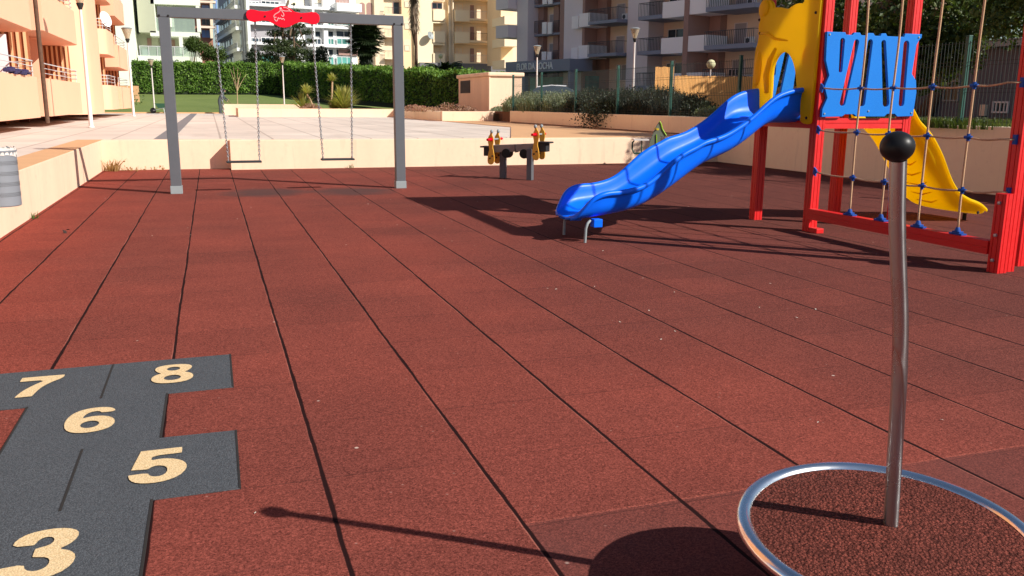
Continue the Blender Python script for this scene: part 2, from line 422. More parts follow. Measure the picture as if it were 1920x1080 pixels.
m_lrail = simple('light_rail', (.6, .6, .6), .5, .05, 4)
m_clear = clear_mat('balcony_glass', (.55, .66, .58), .35)
m_lampglass = clear_mat('lamp_glass', (.72, .62, .48), .3)
m_globe = plastic('opal_globe', (.62, .60, .36), .4)
m_leafh = leaf_mat('hedge_leaf', (.07, .17, .022), (.28, .44, .08), .3)
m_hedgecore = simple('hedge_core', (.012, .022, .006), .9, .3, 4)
m_leaft = leaf_mat('tree_leaf', (.030, .062, .012), (.14, .18, .045), .3)
m_leafd = leaf_mat('dark_leaf', (.012, .026, .010), (.035, .055, .018), .15)
m_leafp = leaf_mat('pine_leaf', (.028, .050, .018), (.085, .11, .035), .15)
m_leafb = leaf_mat('bush_leaf', (.05, .09, .015), (.10, .15, .03), .2)
m_lav = leaf_mat('lavender_leaf', (.14, .19, .09), (.38, .40, .28), .3)
m_shrubd = leaf_mat('shrub_leaf', (.018, .026, .012), (.06, .07, .035), .15)
m_yucca = leaf_mat('yucca_leaf', (.30, .36, .08), (.62, .58, .22), .3)
m_flower = leaf_mat('flower_leaf', (.32, .14, .11), (.55, .38, .26), .3)
m_dry = leaf_mat('dry_weed', (.30, .16, .06), (.5, .34, .15), .3)
m_bark = simple('bark', srgb(104, 84, 66), .9, .25, 9, bump=.6)
m_barkp = simple('pale_bark', srgb(178, 150, 118), .9, .2, 9)
m_palmbark = simple('palm_bark', srgb(92, 66, 50), .9, .3, 12, bump=.6)
m_frondry = leaf_mat('dead_frond', (.16, .10, .06), (.42, .33, .24), .2)
m_reed = simple('reed', srgb(236, 176, 104), .8, .16, 30)
m_soil = simple('soil', srgb(112, 78, 52), .95, .25, 5, bump=.5)
m_road = simple('road_asphalt', (.07, .07, .07), .9, .12, 1.5)
m_earth = simple('earth', (.16, .14, .11), .95, .2, .4)
m_cloth1 = simple('grey_overalls', (.06, .075, .08), .9, .2, 12)
m_skin = simple('skin', (.42, .25, .18), .6, .05, 8)
m_hair = simple('dark_cap', (.02, .02, .02), .8, .1, 8)
m_gn = simple('bottle_green', (.02, .09, .05), .5, .1, 8)
m_lime = plastic('lime_plastic', (.30, .55, .03), .4)
m_rider = plastic('grey_green_board', (.16, .18, .13), .5)
m_carw = simple('car_paint', (.75, .75, .75), .25, .02, 2, coat=.6)
m_stain = simple('worn_concrete', srgb(120, 118, 120), .85, .08, 3)
m_weedg = leaf_mat('weed_green', (.05, .09, .02), (.14, .18, .05), .25)

# ------------------------------------------------------------------ setting: ground
WX0, WX1, WY1 = -1.77, 9.95, 15.82
b = MB(); b.box(-40, -8, -.3, WX1+.02, 16.2, 0); b.build('rubber_floor', m_rubber, kind='structure')
b = MB(); b.box(-2000, -2000, -.6, 2000, 3000, -.35); b.build('ground', m_earth, kind='structure')
# the plaza: behind the back wall and left of the left wall
b = MB(); b.box(-26, -8, -.3, WX0-.38, 56, .496); b.build('plaza_side', m_pave, kind='structure')
b = MB(); b.box(WX0-.38, 16.55, -.3, 14, 56, .496); b.build('plaza', m_pave, kind='structure')
# tan painted margin of the plaza along the retaining wall
b = MB(); b.prism([(8.0, 31.5), (8.0, 23.45), (5.5, 16.13), (9.96, 16.13), (9.96, 40), (8, 40)], .497, .512); b.build('plaza_margin', m_cap, kind='structure')
b = MB(); b.box(-.97, 16.6, .49, -.66, 50, .502); b.build('drain_strip', m_stain, kind='structure')
# lawn bank
b = MB(); nx, ny = 24, 16
vs = []; fs = []
for j in range(ny+1):
    for i in range(nx+1):
        x = -16+44*i/nx; yb = 50.6 if x < 1.2 else 46.5
        y = yb+(78-yb)*j/ny; s_ = (j/ny)
        z = .52+1.42*(s_**.9)*(1 if x < 5 else max(.25, 1-(x-5)*.09)); vs.append((x, y, z+.02*math.sin(x*1.3+y)))
for j in range(ny):
    for i in range(nx): fs.append((j*(nx+1)+i, j*(nx+1)+i+1, (j+1)*(nx+1)+i+1, (j+1)*(nx+1)+i))
b.add(vs, fs); b.build('lawn', lawn_mat(), kind='structure', smooth='all')
b = MB(); b.box(-16, 50.2, .3, 1.2, 50.62, .56); b.build('lawn_kerb', m_cap, kind='structure')
# terrace and street to the right, above the retaining wall
b = MB(); b.box(10.25, -10, -.3, 120, 32, .86); b.build('terrace', m_soil, kind='structure')
b = MB(); b.box(10.3, 32.3, -.3, 120, 200, .62); b.build('street', m_road, kind='structure')
b = MB(); b.box(-60, 78, -.3, 14, 200, 1.5); b.build('upper_street', m_road, kind='structure')

# ------------------------------------------------------------------ walls
def wall(name, label, boxes, mat, capboxes=None, **k):
    t = thing(name, label, 'wall', (boxes[0][0], boxes[0][1], boxes[0][2]))
    b = MB()
    for q in boxes: b.box(*q)
    b.build('wall_face', mat, t, bevel=.008)
    if capboxes:
        b = MB()
        for q in capboxes: b.box(*q)
        b.build('wall_cap', m_cap, t)
    return t
wall('low_wall', 'cream low wall with tan painted top along the left side', [(WX0-.40, -8, -.1, WX0, 16.62, .5)], m_cream, [(WX0-.40, -8, .5, WX0-.004, 16.5, .504)])
wall('low_wall', 'set back cream wall section behind the left leg of the swing', [(WX0-.002, 16.16, -.1, .50, 16.6, .499)], m_cream)
wall('low_wall', 'long cream wall section behind swings and see-saw, topped by the plaza', [(.285, WY1, -.1, WX1-.002, 16.155, .502)], m_cream)
# retaining wall on the right, carries the green fence
wall('retaining_wall', 'long tan retaining wall under the green mesh fence', [(WX1, -6, -.1, WX1+.28, 29.3, .90)], m_wallshade)
b = MB()
for i in range(60):
    y = 17.0+i*.2; q = .05+.03*random.random(); b.box(WX1-.03-q*.6, y, .5, WX1-.002, y+.2, .53)
b.build('soil_strip', m_soil, kind='structure')

def bladebush(mb, c, n, h, spread, wd=.01, lean=.5, seg=2, rnd=random):
    for _ in range(n):
        a = rnd.uniform(0, 2*PI); r = spread*math.sqrt(rnd.random())
        p = Vector(c)+Vector((r*math.cos(a), r*math.sin(a), 0)); a2 = a+rnd.uniform(-.8, .8)
        hh = h*rnd.uniform(.5, 1); ln = lean*rnd.uniform(.1, 1)*hh
        side = Vector((-math.sin(a2), math.cos(a2), 0))*wd; out = Vector((math.cos(a2), math.sin(a2), 0))
        pts = [p+out*ln*(t**2)+Vector((0, 0, hh*(t-.15*t*t*lean))) for t in [k/seg for k in range(seg+1)]]
        vs = []
        for k, q in enumerate(pts):
            ww = 1-.75*k/seg; vs += [q-side*ww, q+side*ww]
        mb.add(vs, [(2*k, 2*k+1, 2*k+3, 2*k+2) for k in range(seg)])
def leaf(mb, p, s, up=.3):
    n = Vector((random.gauss(0, 1), random.gauss(0, 1), random.gauss(0, 1)+up)).normalized()
    a = n.cross(Vector((random.gauss(0, 1), random.gauss(0, 1), random.gauss(0, 1)))).normalized(); bb = n.cross(a)
    s = s*random.uniform(.6, 1.3); w_ = s*.5
    mb.add([p-a*s*.5, p+bb*w_*.5, p+a*s*.5+n*s*.08, p-bb*w_*.5], [(0, 1, 2, 3)])
# weeds at the foot of the walls
b = MB(); bladebush(b, (-1.62, 16.0, 0), 70, .24, .12, .008, .9); bladebush(b, (-1.3, 16.05, 0), 40, .09, .2, .008, 1.2)
for _ in range(45):
    x = -1.7+random.random()*.9; leaf(b, Vector((x, 16.08+random.uniform(-.05, .04), random.random()*(.16 if x < -1.4 else .07))), .05)
tag(b.build('weed', m_dry, orient=False), 'dry brown weeds in the corner of the left and back walls', 'weed')
for i, (px, py, n, lab) in enumerate([(252, 404, 14, 'small weed sprouting at the foot of the left wall'), (655, 314, 26, 'thin dry weed at the wall foot between the swings'),
                         (1410, 248, 30, 'small tuft of weeds at the end of the soil strip')]):
    b = MB()
    c = on_z(px, py, 0) if i < 2 else Vector((WX1-.04, 14.2, .0))
    if i == 0: c = Vector((WX0+.02, c.y, 0))
    if i == 1: c = Vector((c.x, WY1-.02, 0))
    bladebush(b, c, n, .09, .06, .006, .8)
    tag(b.build('weed', m_weedg, orient=False), lab, 'weed')

# ------------------------------------------------------------------ hopscotch
HZ = .004
t = thing('hopscotch', 'dark grey hopscotch tiles with beige numbers 3, 5, 6, 7 and 8', 'hopscotch', (-.48, 2.6, 0))
out = [(-.98, 4.1), (.02, 4.115), (.02, 3.615), (-.235, 3.61), (-.235, 3.11), (.018, 3.105), (.016, 2.6), (-.235, 2.6), (-.235, 1.6), (-.735, 1.6), (-.735, 2.6), (-.985, 2.6), (-.985, 3.11), (-.737, 3.11), (-.737, 3.6), (-.98, 3.6)]
b = MB(); b.prism(out, .0005, HZ); b.build('hopscotch_mat', m_hop, t)
b = MB()
for y0, y1 in ((3.625, 4.1), (2.6, 3.08)): b = MB(); b.box(-.485, y0, HZ, -.477, y1, HZ+.0015); b.build('cell_joint', m_dark, t)
b = MB()
for i in range(len(out)):
    p, q = Vector((*out[i], 0)), Vector((*out[(i+1) % len(out)], 0)); d = (q-p).normalized(); n = Vector((d.y, -d.x, 0))
    if abs(d.y) > .5: b.obox((p+q)/2+Vector((0, 0, HZ*.5+.001)), (q-p)/2, n*.0035, (0, 0, HZ*.5+.0004))
b.build('edge_joint', m_dark, t)
def ell(cx, cy, rx, ry, n=20): return [(cx+rx*math.cos(2*PI*k/n), cy+ry*math.sin(2*PI*k/n)) for k in range(n)]
def mirror(h): return h+[(-x, y) for x, y in h[::-1] if abs(x) > 1e-6]
DIG = {
 '8': [smoothpts(mirror([(0,1),(.15,.985),(.265,.90),(.285,.75),(.225,.60),(.165,.545),(.26,.47),(.315,.33),(.295,.15),(.18,.02),(0,-.01)]), 1), ell(0, .755, .10, .105), ell(0, .275, .125, .135)],
 '6': [smoothpts([(.285,.77),(.25,.90),(.16,.975),(.02,1.0),(-.14,.96),(-.26,.83),(-.315,.62),(-.32,.42),(-.285,.2),(-.18,.04),(0,-.01),(.17,.03),(.28,.13),(.32,.3),(.285,.48),(.18,.6),(.04,.64),(-.06,.61),(-.115,.57),(-.105,.70),(-.05,.81),(.02,.84),(.08,.82),(.105,.75)], 1), ell(.005, .31, .115, .14)],
 '5': [smoothpts([(-.23,.99),(-.23,1.0),(.24,1.0),(.25,.99),(.25,.82),(.24,.81),(-.08,.81),(-.10,.66),(0,.69),(.12,.67),(.25,.58),(.315,.44),(.315,.28),(.24,.1),(.1,0),(-.05,-.02),(-.2,.02),(-.29,.12),(-.32,.27),(-.31,.28),(-.11,.29),(-.08,.19),(0,.15),(.08,.19),(.11,.32),(.08,.44),(0,.49),(-.07,.47),(-.11,.41),(-.12,.40),(-.29,.42),(-.30,.43)], 1)],
 '3': [smoothpts([(-.29,.71),(-.28,.85),(-.18,.97),(0,1.01),(.17,.98),(.28,.88),(.29,.74),(.23,.61),(.14,.54),(.25,.48),(.32,.36),(.31,.19),(.21,.04),(.02,-.02),(-.16,.01),(-.28,.12),(-.32,.29),(-.31,.30),(-.12,.32),(-.09,.20),(0,.15),(.08,.19),(.105,.3),(.07,.4),(-.06,.44),(-.07,.45),(-.07,.60),(-.06,.61),(.05,.65),(.08,.73),(.06,.81),(0,.84),(-.06,.81),(-.09,.70),(-.10,.69)], 1)],
 '7': [smoothpts([(-.29,.99),(-.28,1),(.30,1),(.31,.99),(.31,.84),(.14,.6),(.05,.35),(.01,.01),(0,0),(-.21,0),(-.22,.01),(-.17,.3),(-.06,.56),(.08,.79),(-.28,.79),(-.29,.80)], 1)],
 '4': [[(.05,1),(.05,.37),(.16,.37),(.16,.2),(.05,.2),(.05,0),(-.14,0),(-.14,.2),(-.32,.2),(-.32,.38),(-.12,1)]]}
for ch, x, y in (('7', -.745, 3.858), ('8', -.222, 3.872), ('6', -.487, 3.368), ('5', -.228, 2.853), ('3', -.487, 2.345), ('4', -.83, 2.853)):
    vs, fs = curve_mesh(DIG[ch], 0, 0); hh = .272
    b = MB(); b.add([(x+v.x*hh, y+(v.y-.5)*hh, HZ+.004) for v in vs], fs)
    b.build('number', m_num, t, orient=False)

# ------------------------------------------------------------------ standing spinner
C = Vector((1.36, 1.39, .2415)); N = Vector((-.02656, -.06143, .99776)).normalized(); RR = .314
t = thing('standing_spinner', 'tilted rubber-topped spinner disc with steel rim and bent steel pole', 'spinner', (1.36, 1.39, 0))
A_ = Vector((0, 1, 0)).cross(N).normalized(); B_ = N.cross(A_)
b = MB(); n = 72; vs = []; 
prof = [(RR-.012, -.04), (RR-.010, -.002)]+[(RR-.014-.05*k, .002+.0011*k) for k in range(0, 6)]+[(0.0001, .010)]
b.lathe(C, prof, 96, N); top = b.build('standing_disc', m_disc, t, smooth=True)
b = MB(); b.lathe(C, [(.0001, -.075), (.08, -.075), (.2, -.055), (RR-.012, -.038), (.0001, -.038)], 64, N); b.lathe((1.36, 1.39, 0), [(.05, 0), (.05, .012), (.035, .014), (.035, .19)], 32)
b.build('base_column', m_galv, t, smooth=True)
ring = [C+(A_*math.cos(2*PI*k/n)+B_*math.sin(2*PI*k/n))*(RR-.006)-N*.006 for k in range(n)]
b = MB(); vs = []; fs = []; m_ = 14
for k in range(n):
    o_ = (ring[k]-C); o_ = (o_-N*o_.dot(N)).normalized()
    for j in range(m_):
        th = 2*PI*j/m_; vs.append(ring[k]+(o_*math.cos(th)+N*math.sin(th))*.0185)
for k in range(n):
    for j in range(m_): fs.append((k*m_+j, ((k+1) % n)*m_+j, ((k+1) % n)*m_+(j+1) % m_, k*m_+(j+1) % m_))
b.add(vs, fs); b.build('steel_rim', m_chrome, t, smooth='all')
# the pole: sampled in space between its foot on the disc and the ball
def on_plane(px, py, P, Nn):
    d = ray(px, py); o_ = Vector((0, 0, CAMH)); return o_+d*((P-o_).dot(Nn)/d.dot(Nn))
foot = on_plane(1670, 984, C+N*.006, N); ball = Vector((1.217, 1.320, 1.09))
pp = [(1670, 984), (1675, 900), (1680, 813), (1687, 702), (1689, 600), (1684, 490), (1681.5, 390), (1684, 300)]
pts = []
for px, py in pp:
    s_ = (984-py)/(984-275); base = foot.lerp(ball, s_); dep = base.dot(FWD)-CAMH*FWD.z
    d = ray(px, py); d = d/d.dot(FWD); dep = (base-Vector((0, 0, CAMH))).dot(FWD); pts.append(Vector((0, 0, CAMH))+d*dep)
pts = smoothpts([tuple(p) for p in pts], 3, False)
b = MB(); b.tube(pts, [.0158]*len(pts), 28); b.build('steel_pole', m_steel, t, smooth=True)
b = MB(); b.ball(ball, .0305, 40, (1.03, 1.03, .95)); b.build('ball_handle', m_black, t, smooth='all')

# ------------------------------------------------------------------ swing frame and seats
SY = 11.9
t = swing = thing('swing_set', 'dark grey steel swing set with two black seats and a red plate on the crossbar', 'swing set', (.98, SY, 0))
for x, n_ in ((-.467, 0), (2.44, 1)):
    b = MB(); b.box(x-.065, SY-.06, .09, x+.065, SY+.06, 2.165); p = b.build('post', m_grey, t, bevel=.006)
    b = MB(); b.box(x-.072, SY-.067, 0, x+.072, SY+.067, .1); b.build('foot_sleeve', m_ltgrey, p, bevel=.004)
    for dx in (-.052, .052): b = MB(); b.lathe((x+dx, SY-.062, 2.185), [(.0001, .012), (.010, .010), (.013, 0)], 10, (0, -1, 0)); b.build('bolt', m_dark, p)
b = MB(); b.box(-.54, SY-.062, 2.168, 2.515, SY+.062, 2.29); b.build('crossbar', m_grey, t, bevel=.005)
so_ = [(.50, 2.225), (.512, 2.27), (.55, 2.293), (.60, 2.29), (.66, 2.278), (.74, 2.275), (.81, 2.29), (.87, 2.33), (.93, 2.352), (.99, 2.35), (1.04, 2.325), (1.10, 2.285), (1.18, 2.272), (1.26, 2.28), (1.32, 2.292), (1.37, 2.285), (1.402, 2.26), (1.412, 2.215), (1.40, 2.17), (1.36, 2.14), (1.31, 2.138), (1.25, 2.155), (1.17, 2.165), (1.10, 2.14), (1.03, 2.1), (.97, 2.085), (.91, 2.09), (.84, 2.125), (.77, 2.16), (.70, 2.165), (.64, 2.15), (.59, 2.142), (.54, 2.155), (.51, 2.185)]
vs, fs = curve_mesh([so_], .03, .004); b = MB(); b.add([(v.x, SY-.085-v.z, v.y) for v in vs], fs); pl = b.build('name_plate', m_sign, t)
b = MB()
def stroke(mb, pts, r=.006):
    mb.tube([(x, SY-.101, z) for x, z in smoothpts(pts, 2, False)], r, 6)
b.ball((.925, SY-.101, 2.315), .016, 10, (1, .3, 1))
stroke(b, [(.925, 2.30), (.90, 2.27), (.86, 2.25), (.835, 2.225), (.84, 2.20), (.87, 2.21)])
stroke(b, [(.93, 2.295), (.955, 2.265), (.965, 2.235), (.945, 2.215), (.93, 2.24)])
stroke(b, [(.94, 2.30), (.98, 2.285), (1.03, 2.292), (1.06, 2.285)]); stroke(b, [(.96, 2.33), (1.0, 2.328), (1.04, 2.30)])
stroke(b, [(.84, 2.19), (.86, 2.155), (.88, 2.17), (.89, 2.21), (.90, 2.185), (.92, 2.205), (.93, 2.18), (.955, 2.2), (.965, 2.175)])
b.build('scribble', m_pink, pl)
for x in (.73, 1.18): b = MB(); b.lathe((x, SY-.1, 2.215), [(.0001, .012), (.011, .010), (.013, 0)], 10, (0, -1, 0)); b.build('bolt', m_dark, pl)
def chain(mb, p0, p1, L=.040, r=.0052):
    p0, p1 = Vector(p0), Vector(p1); d = p1-p0; n = int(d.length/(L*.74)); d.normalize()
    s = d.cross(Vector((0, 1, 0))).normalized(); q = d.cross(s)
    for i in range(n):
        c = p0+d*(i+.5)*L*.74; a = s if i % 2 else q; nrm = d.cross(a); vs = []; fs = []; m1, m2 = 8, 4
        for k in range(m1):
            th = 2*PI*k/m1; o_ = d*math.cos(th)*L*.5+a*math.sin(th)*L*.27; rad = o_.normalized()
            for j in range(m2):
                ph = 2*PI*j/m2; vs.append(c+o_+(rad*math.cos(ph)+nrm*math.sin(ph))*r)
        for k in range(m1):
            for j in range(m2): fs.append((k*m2+j, ((k+1) % m1)*m2+j, ((k+1) % m1)*m2+(j+1) % m2, k*m2+(j+1) % m2))
        mb.add(vs, fs)
def swing_seat(x0, x1, z, c0, c1, lab):
    xm = (x0+x1)/2
    b = MB(); b.box(x0, SY-.075, z-.02, x1, SY+.075, z+.004); t = b.build('swing_seat', m_blackm, swing, bevel=.008); t['label'] = lab
    for xs, xt in ((x0+.025, c0), (x1-.025, c1)):
        b = MB(); chain(b, (xs, SY, z+.03), (xt, SY, 2.13)); b.build('chain', m_galv, t, orient=False)
        b = MB(); b.tube([(xs, SY-.06, z+.006), (xs, SY-.02, z+.035), (xs, SY+.02, z+.035), (xs, SY+.06, z+.006)], .006, 6); b.build('hook', m_galv, t); b = MB(); b.tube([(xt, SY, 2.12), (xt, SY, 2.169)], .012, 8); b.build('hanger', m_galv, t)
swing_seat(.16, .60, .40, .12, .61, 'black swing seat hanging on the left of the pair, nearest the left post')
swing_seat(1.37, 1.81, .415, 1.32, 1.82, 'black swing seat hanging on the right of the pair, nearest the right post')

# ------------------------------------------------------------------ bin on the left wall
t = thing('litter_bin', 'grey cylindrical litter bin with perforated bands by the left wall', 'litter bin', (-1.575, 7.6, .36))
bx, by, br = -1.575, 7.6, .142
b = MB(); b.lathe((bx, by, 0), [(.0001, .36), (br-.006, .36), (br, .366), (br, .772), (br+.005, .776), (br+.005, .786), (br-.008, .786), (br-.008, .40), (.0001, .40)], 48); body = b.build('bin_body', m_bin, t, smooth=True)
for zr in (.44, .52, .60, .68):
    b = MB()
    for row in range(3):
        for k in range(44):
            th = 2*PI*(k+.5*(row % 2))/44; c = Vector((bx+br*math.cos(th), by+br*math.sin(th), zr+row*.011)); o_ = Vector((math.cos(th), math.sin(th), 0)); s_ = Vector((-o_.y, o_.x, 0))
            b.obox(c, o_*.0012, s_*.0045, Vector((0, 0, .0026)))
    b.build('perforated_band', m_dark, body)
b = MB(); b.box(-1.768, by-.04, .40, bx-br+.004, by+.04, .47); b.build('wall_bracket', m_galv, t)
b = MB()
for k in range(26):
    th = 2*PI*k/26+random.random()*.1; o_ = Vector((math.cos(th), math.sin(th), 0)); c = Vector((bx, by, .786))+o_*(br-.004)
    b.quad(c-Vector((-o_.y, o_.x, 0))*.03-Vector((0, 0, .03)), c+Vector((-o_.y, o_.x, 0))*.03-Vector((0, 0, .035*random.random()+.02))+o_*.008, c+Vector((-o_.y, o_.x, 0))*.02+Vector((0, 0, .012+.018*random.random())), c-Vector((-o_.y, o_.x, 0))*.02+Vector((0, 0, .01+.015*random.random())))
tag(b.build('bin_liner', simple('crumpled_plastic', (.62, .57, .52), .4, .3, 30)), 'crumpled pale bag folded over the rim of the litter bin', 'bag')

# ------------------------------------------------------------------ play tower with slides and rope net
TX0, TX1, TY0, TY1 = 5.25, 6.33, 6.72, 7.66
t = tower = thing('play_tower', 'red playground tower with blue slide, yellow slide, roof and rope climbing net', 'play tower', (5.78, 7.2, 0))
def post_sec(cx, cy, h=.048, g=.006, d=.006):
    half = []; 
    for sx in (-.020, .020): half += [(sx-g/2, 0), (sx-g/2, d), (sx+g/2, d), (sx+g/2, 0)]
    pts = []
    for side in range(4):
        c_, s_ = [(1, 0), (0, 1), (-1, 0), (0, -1)][side]
        loc = [(-h+.004, -h)]+[(x, -h+y) for x, y in half]+[(h-.004, -h), (h, -h+.004)]
        for x, y in loc: pts.append((cx+x*c_-y*s_, cy+x*s_+y*c_))
    return pts
def post(cx, cy, z0, z1, nm='post', par=None):
    b = MB(); b.prism(post_sec(cx, cy), z0, z1); return b.build(nm, m_red, par or tower)
PH = 2.72
post(TX0+.048, TY0+.048, 0, PH); post(TX1-.048, TY0+.048, 0, PH); post(TX0+.048, TY1-.02, 0, PH); post(TX1-.048, TY1-.02, 0, PH)
# platform: beams round a deck
b = MB()
def rbeam(mb, p0, p1, z0, z1, w_=.04, axis='x'):
    if axis == 'x':
        zc = (z0+z1)/2; y = p0[1]
        sec = [(y-w_, z0), (y-w_, zc-.004), (y-w_+.006, zc-.004), (y-w_+.006, zc+.004), (y-w_, zc+.004), (y-w_, z1), (y+w_, z1), (y+w_, z0)]
        mb.loft([[(p0[0], a, c) for a, c in sec], [(p1[0], a, c) for a, c in sec]])
    else:
        zc = (z0+z1)/2; x = p0[0]
        sec = [(x-w_, z0), (x-w_, zc-.004), (x-w_+.006, zc-.004), (x-w_+.006, zc+.004), (x-w_, zc+.004), (x-w_, z1), (x+w_, z1), (x+w_, z0)]
        mb.loft([[(a, p0[1], c) for a, c in sec], [(a, p1[1], c) for a, c in sec]])
rbeam(b, (TX0+.098, TY0+.045), (TX1-.098, TY0+.045), .955, 1.05); rbeam(b, (TX0+.098, TY1-.02), (TX1-.098, TY1-.02), .955, 1.05)
rbeam(b, (TX0+.045, TY0+.098), (TX0+.045, TY1-.07), .955, 1.02, axis='y'); rbeam(b, (TX1-.045, TY0+.098), (TX1-.045, TY1-.07), .955, 1.02, axis='y')
b.build('platform_beam', m_red, tower)
b = MB(); b.box(TX0+.09, TY0+.09, .985, TX1-.09, TY1-.07, 1.005); b.build('deck', m_blackm, tower)
# roof: four sloping red and blue panels over the posts
b = MB(); ap = Vector((5.70, 7.25, 3.42)); zz = 2.70; e = .18
cs = [(TX0-e, TY0-e), (TX1+e, TY0-e), (TX1+e, TY1+e), (TX0-e, TY1+e)]
vs = [(*c, zz) for c in cs]+[ap]+[(*c, zz-.03) for c in cs]+[ap-Vector((0, 0, .035))]
b.add(vs, [(0,1,4), (1,2,4), (2,3,4), (3,0,4), (5,9,6), (6,9,7), (7,9,8), (8,9,5), (0,5,6,1), (1,6,7,2), (2,7,8,3), (3,8,5,0)])
b.build('roof', m_bluep, tower)
b = MB(); rbeam(b, (TX0+.04, TY0+.045), (TX1-.04, TY0+.045), 2.6, 2.69); rbeam(b, (TX0+.04, TY1-.02), (TX1-.04, TY1-.02), 2.6, 2.69); b.build('roof_beam', m_red, tower)

# blue slatted panels
bp = [(5.26,1.81),(5.46,1.81),(5.47,1.79),(5.54,1.79),(5.56,1.812),(5.62,1.812),(5.64,1.79),(5.69,1.79),(5.71,1.812),(5.77,1.812),(5.79,1.79),(5.85,1.79),(5.86,1.812),(5.91,1.815),(5.93,1.79),(6.12,1.79),(6.13,1.82),(6.325,1.82),(6.325,1.79),(6.30,1.765),(6.275,1.72),(6.255,1.46),(6.31,1.40),(6.33,1.29),(6.325,1.21),(6.315,1.07),(6.13,1.065),(6.10,1.09),(6.01,1.09),(5.98,1.065),(5.66,1.065),(5.63,1.085),(5.53,1.085),(5.50,1.065),(5.275,1.06),(5.275,1.13),(5.32,1.23),(5.28,1.33),(5.32,1.43),(5.27,1.56),(5.265,1.67)]
def capsule(x0, z0, r0, x1, z1, r1, n=7):
    a = math.atan2(z1-z0, x1-x0); pts = []
    for k in range(n+1): th = a-PI/2-PI*k/n; pts.append((x0+r0*math.cos(th), z0+r0*math.sin(th)))
    for k in range(n+1): th = a+PI/2-PI*k/n; pts.append((x1+r1*math.cos(th), z1+r1*math.sin(th)))
    return pts
slots = [capsule(5.435, 1.735, .024, 5.44, 1.475, .018), capsule(5.590, 1.725, .026, 5.492, 1.19, .030), capsule(5.743, 1.73, .026, 5.71, 1.19, .034), capsule(5.893, 1.73, .024, 5.985, 1.19, .036), capsule(6.155, 1.725, .031, 6.165, 1.19, .031)]
vs, fs = curve_mesh([bp]+slots, .03, .004)
b = MB(); b.add([(v.x, TY0-.017-v.z, v.y) for v in vs], fs); pan = b.build('slatted_panel', m_bluep, tower)
for x, z in ((5.29, 1.785), (6.29, 1.79), (5.30, 1.09), (6.29, 1.10), (5.79, 1.115)): b = MB(); b.lathe((x, TY0-.033, z), [(.0001, .007), (.008, .005), (.009, 0)], 8, (0, -1, 0)); b.build('bolt', m_ltgrey, pan)
b = MB(); b.add([(v.x, TY1+.045-v.z, v.y) for v in vs], fs); b.build('slatted_panel', m_bluep, tower)
# yellow moulded panel at the head of the blue slide
yp = [(6.745, 2.42), (6.97, 2.42), (6.975, 2.16), (6.99, 2.075), (7.07, 2.09), (7.15, 2.075), (7.22, 2.05), (7.29, 2.065), (7.38, 2.085), (7.45, 2.08), (7.47, 2.13), (7.51, 2.16), (7.60, 2.175), (7.67, 2.15), (7.695, 2.10), (7.685, 2.04), (7.65, 2.0), (7.685, 1.93), (7.66, 1.85), (7.68, 1.76), (7.71, 1.70), (7.72, 1.55), (7.72, 1.0), (7.42, 1.0), (7.40, 1.30), (7.41, 1.50), (7.37, 1.59), (7.31, 1.645), (7.235, 1.665), (7.16, 1.64), (7.09, 1.57), (7.03, 1.45), (7.0, 1.30), (6.985, 1.26), (6.935, 1.24), (6.92, 1.03), (6.89, 1.0), (6.79, .99), (6.765, 1.02)]
vs, fs = curve_mesh([smoothpts(yp, 1)], .035, .008)
b = MB(); b.add([(TX0-.022-v.z, v.x, v.y) for v in vs], fs); ypn = b.build('moulded_panel', m_yellow, tower, smooth=True)
b = MB()
b.ball((TX0-.045, 7.59, 2.095), .078, 24, (.24, 1, 1))
b.ball((TX0-.030, 6.88, 1.60), .075, 24, (.14, 1, 1.3)); b.ball((TX0-.035, 7.64, 1.52), .09, 24, (.3, .7, 1.9))
b.tube([(TX0-.034, 7.67, 1.86), (TX0-.040, 7.52, 1.85), (TX0-.040, 7.38, 1.79), (TX0-.034, 7.18, 1.76)], [.012, .016, .014, .006], 10)
b.tube([(TX0-.03, 7.46, 1.28), (TX0-.055, 7.47, 1.45), (TX0-.05, 7.43, 1.60), (TX0-.04, 7.36, 1.70)], [.03, .03, .026, .014], 12)
b.build('moulded_relief', m_yellow, ypn, smooth='all')
for y, z in ((6.82, 1.05), (6.80, 1.98), (7.64, 1.86), (7.665, 1.99)): b = MB(); b.lathe((TX0-.04, y, z), [(.0001, .009), (.012, .007), (.014, 0)], 10, (-1, 0, 0)); b.build('bolt', m_dark, ypn)

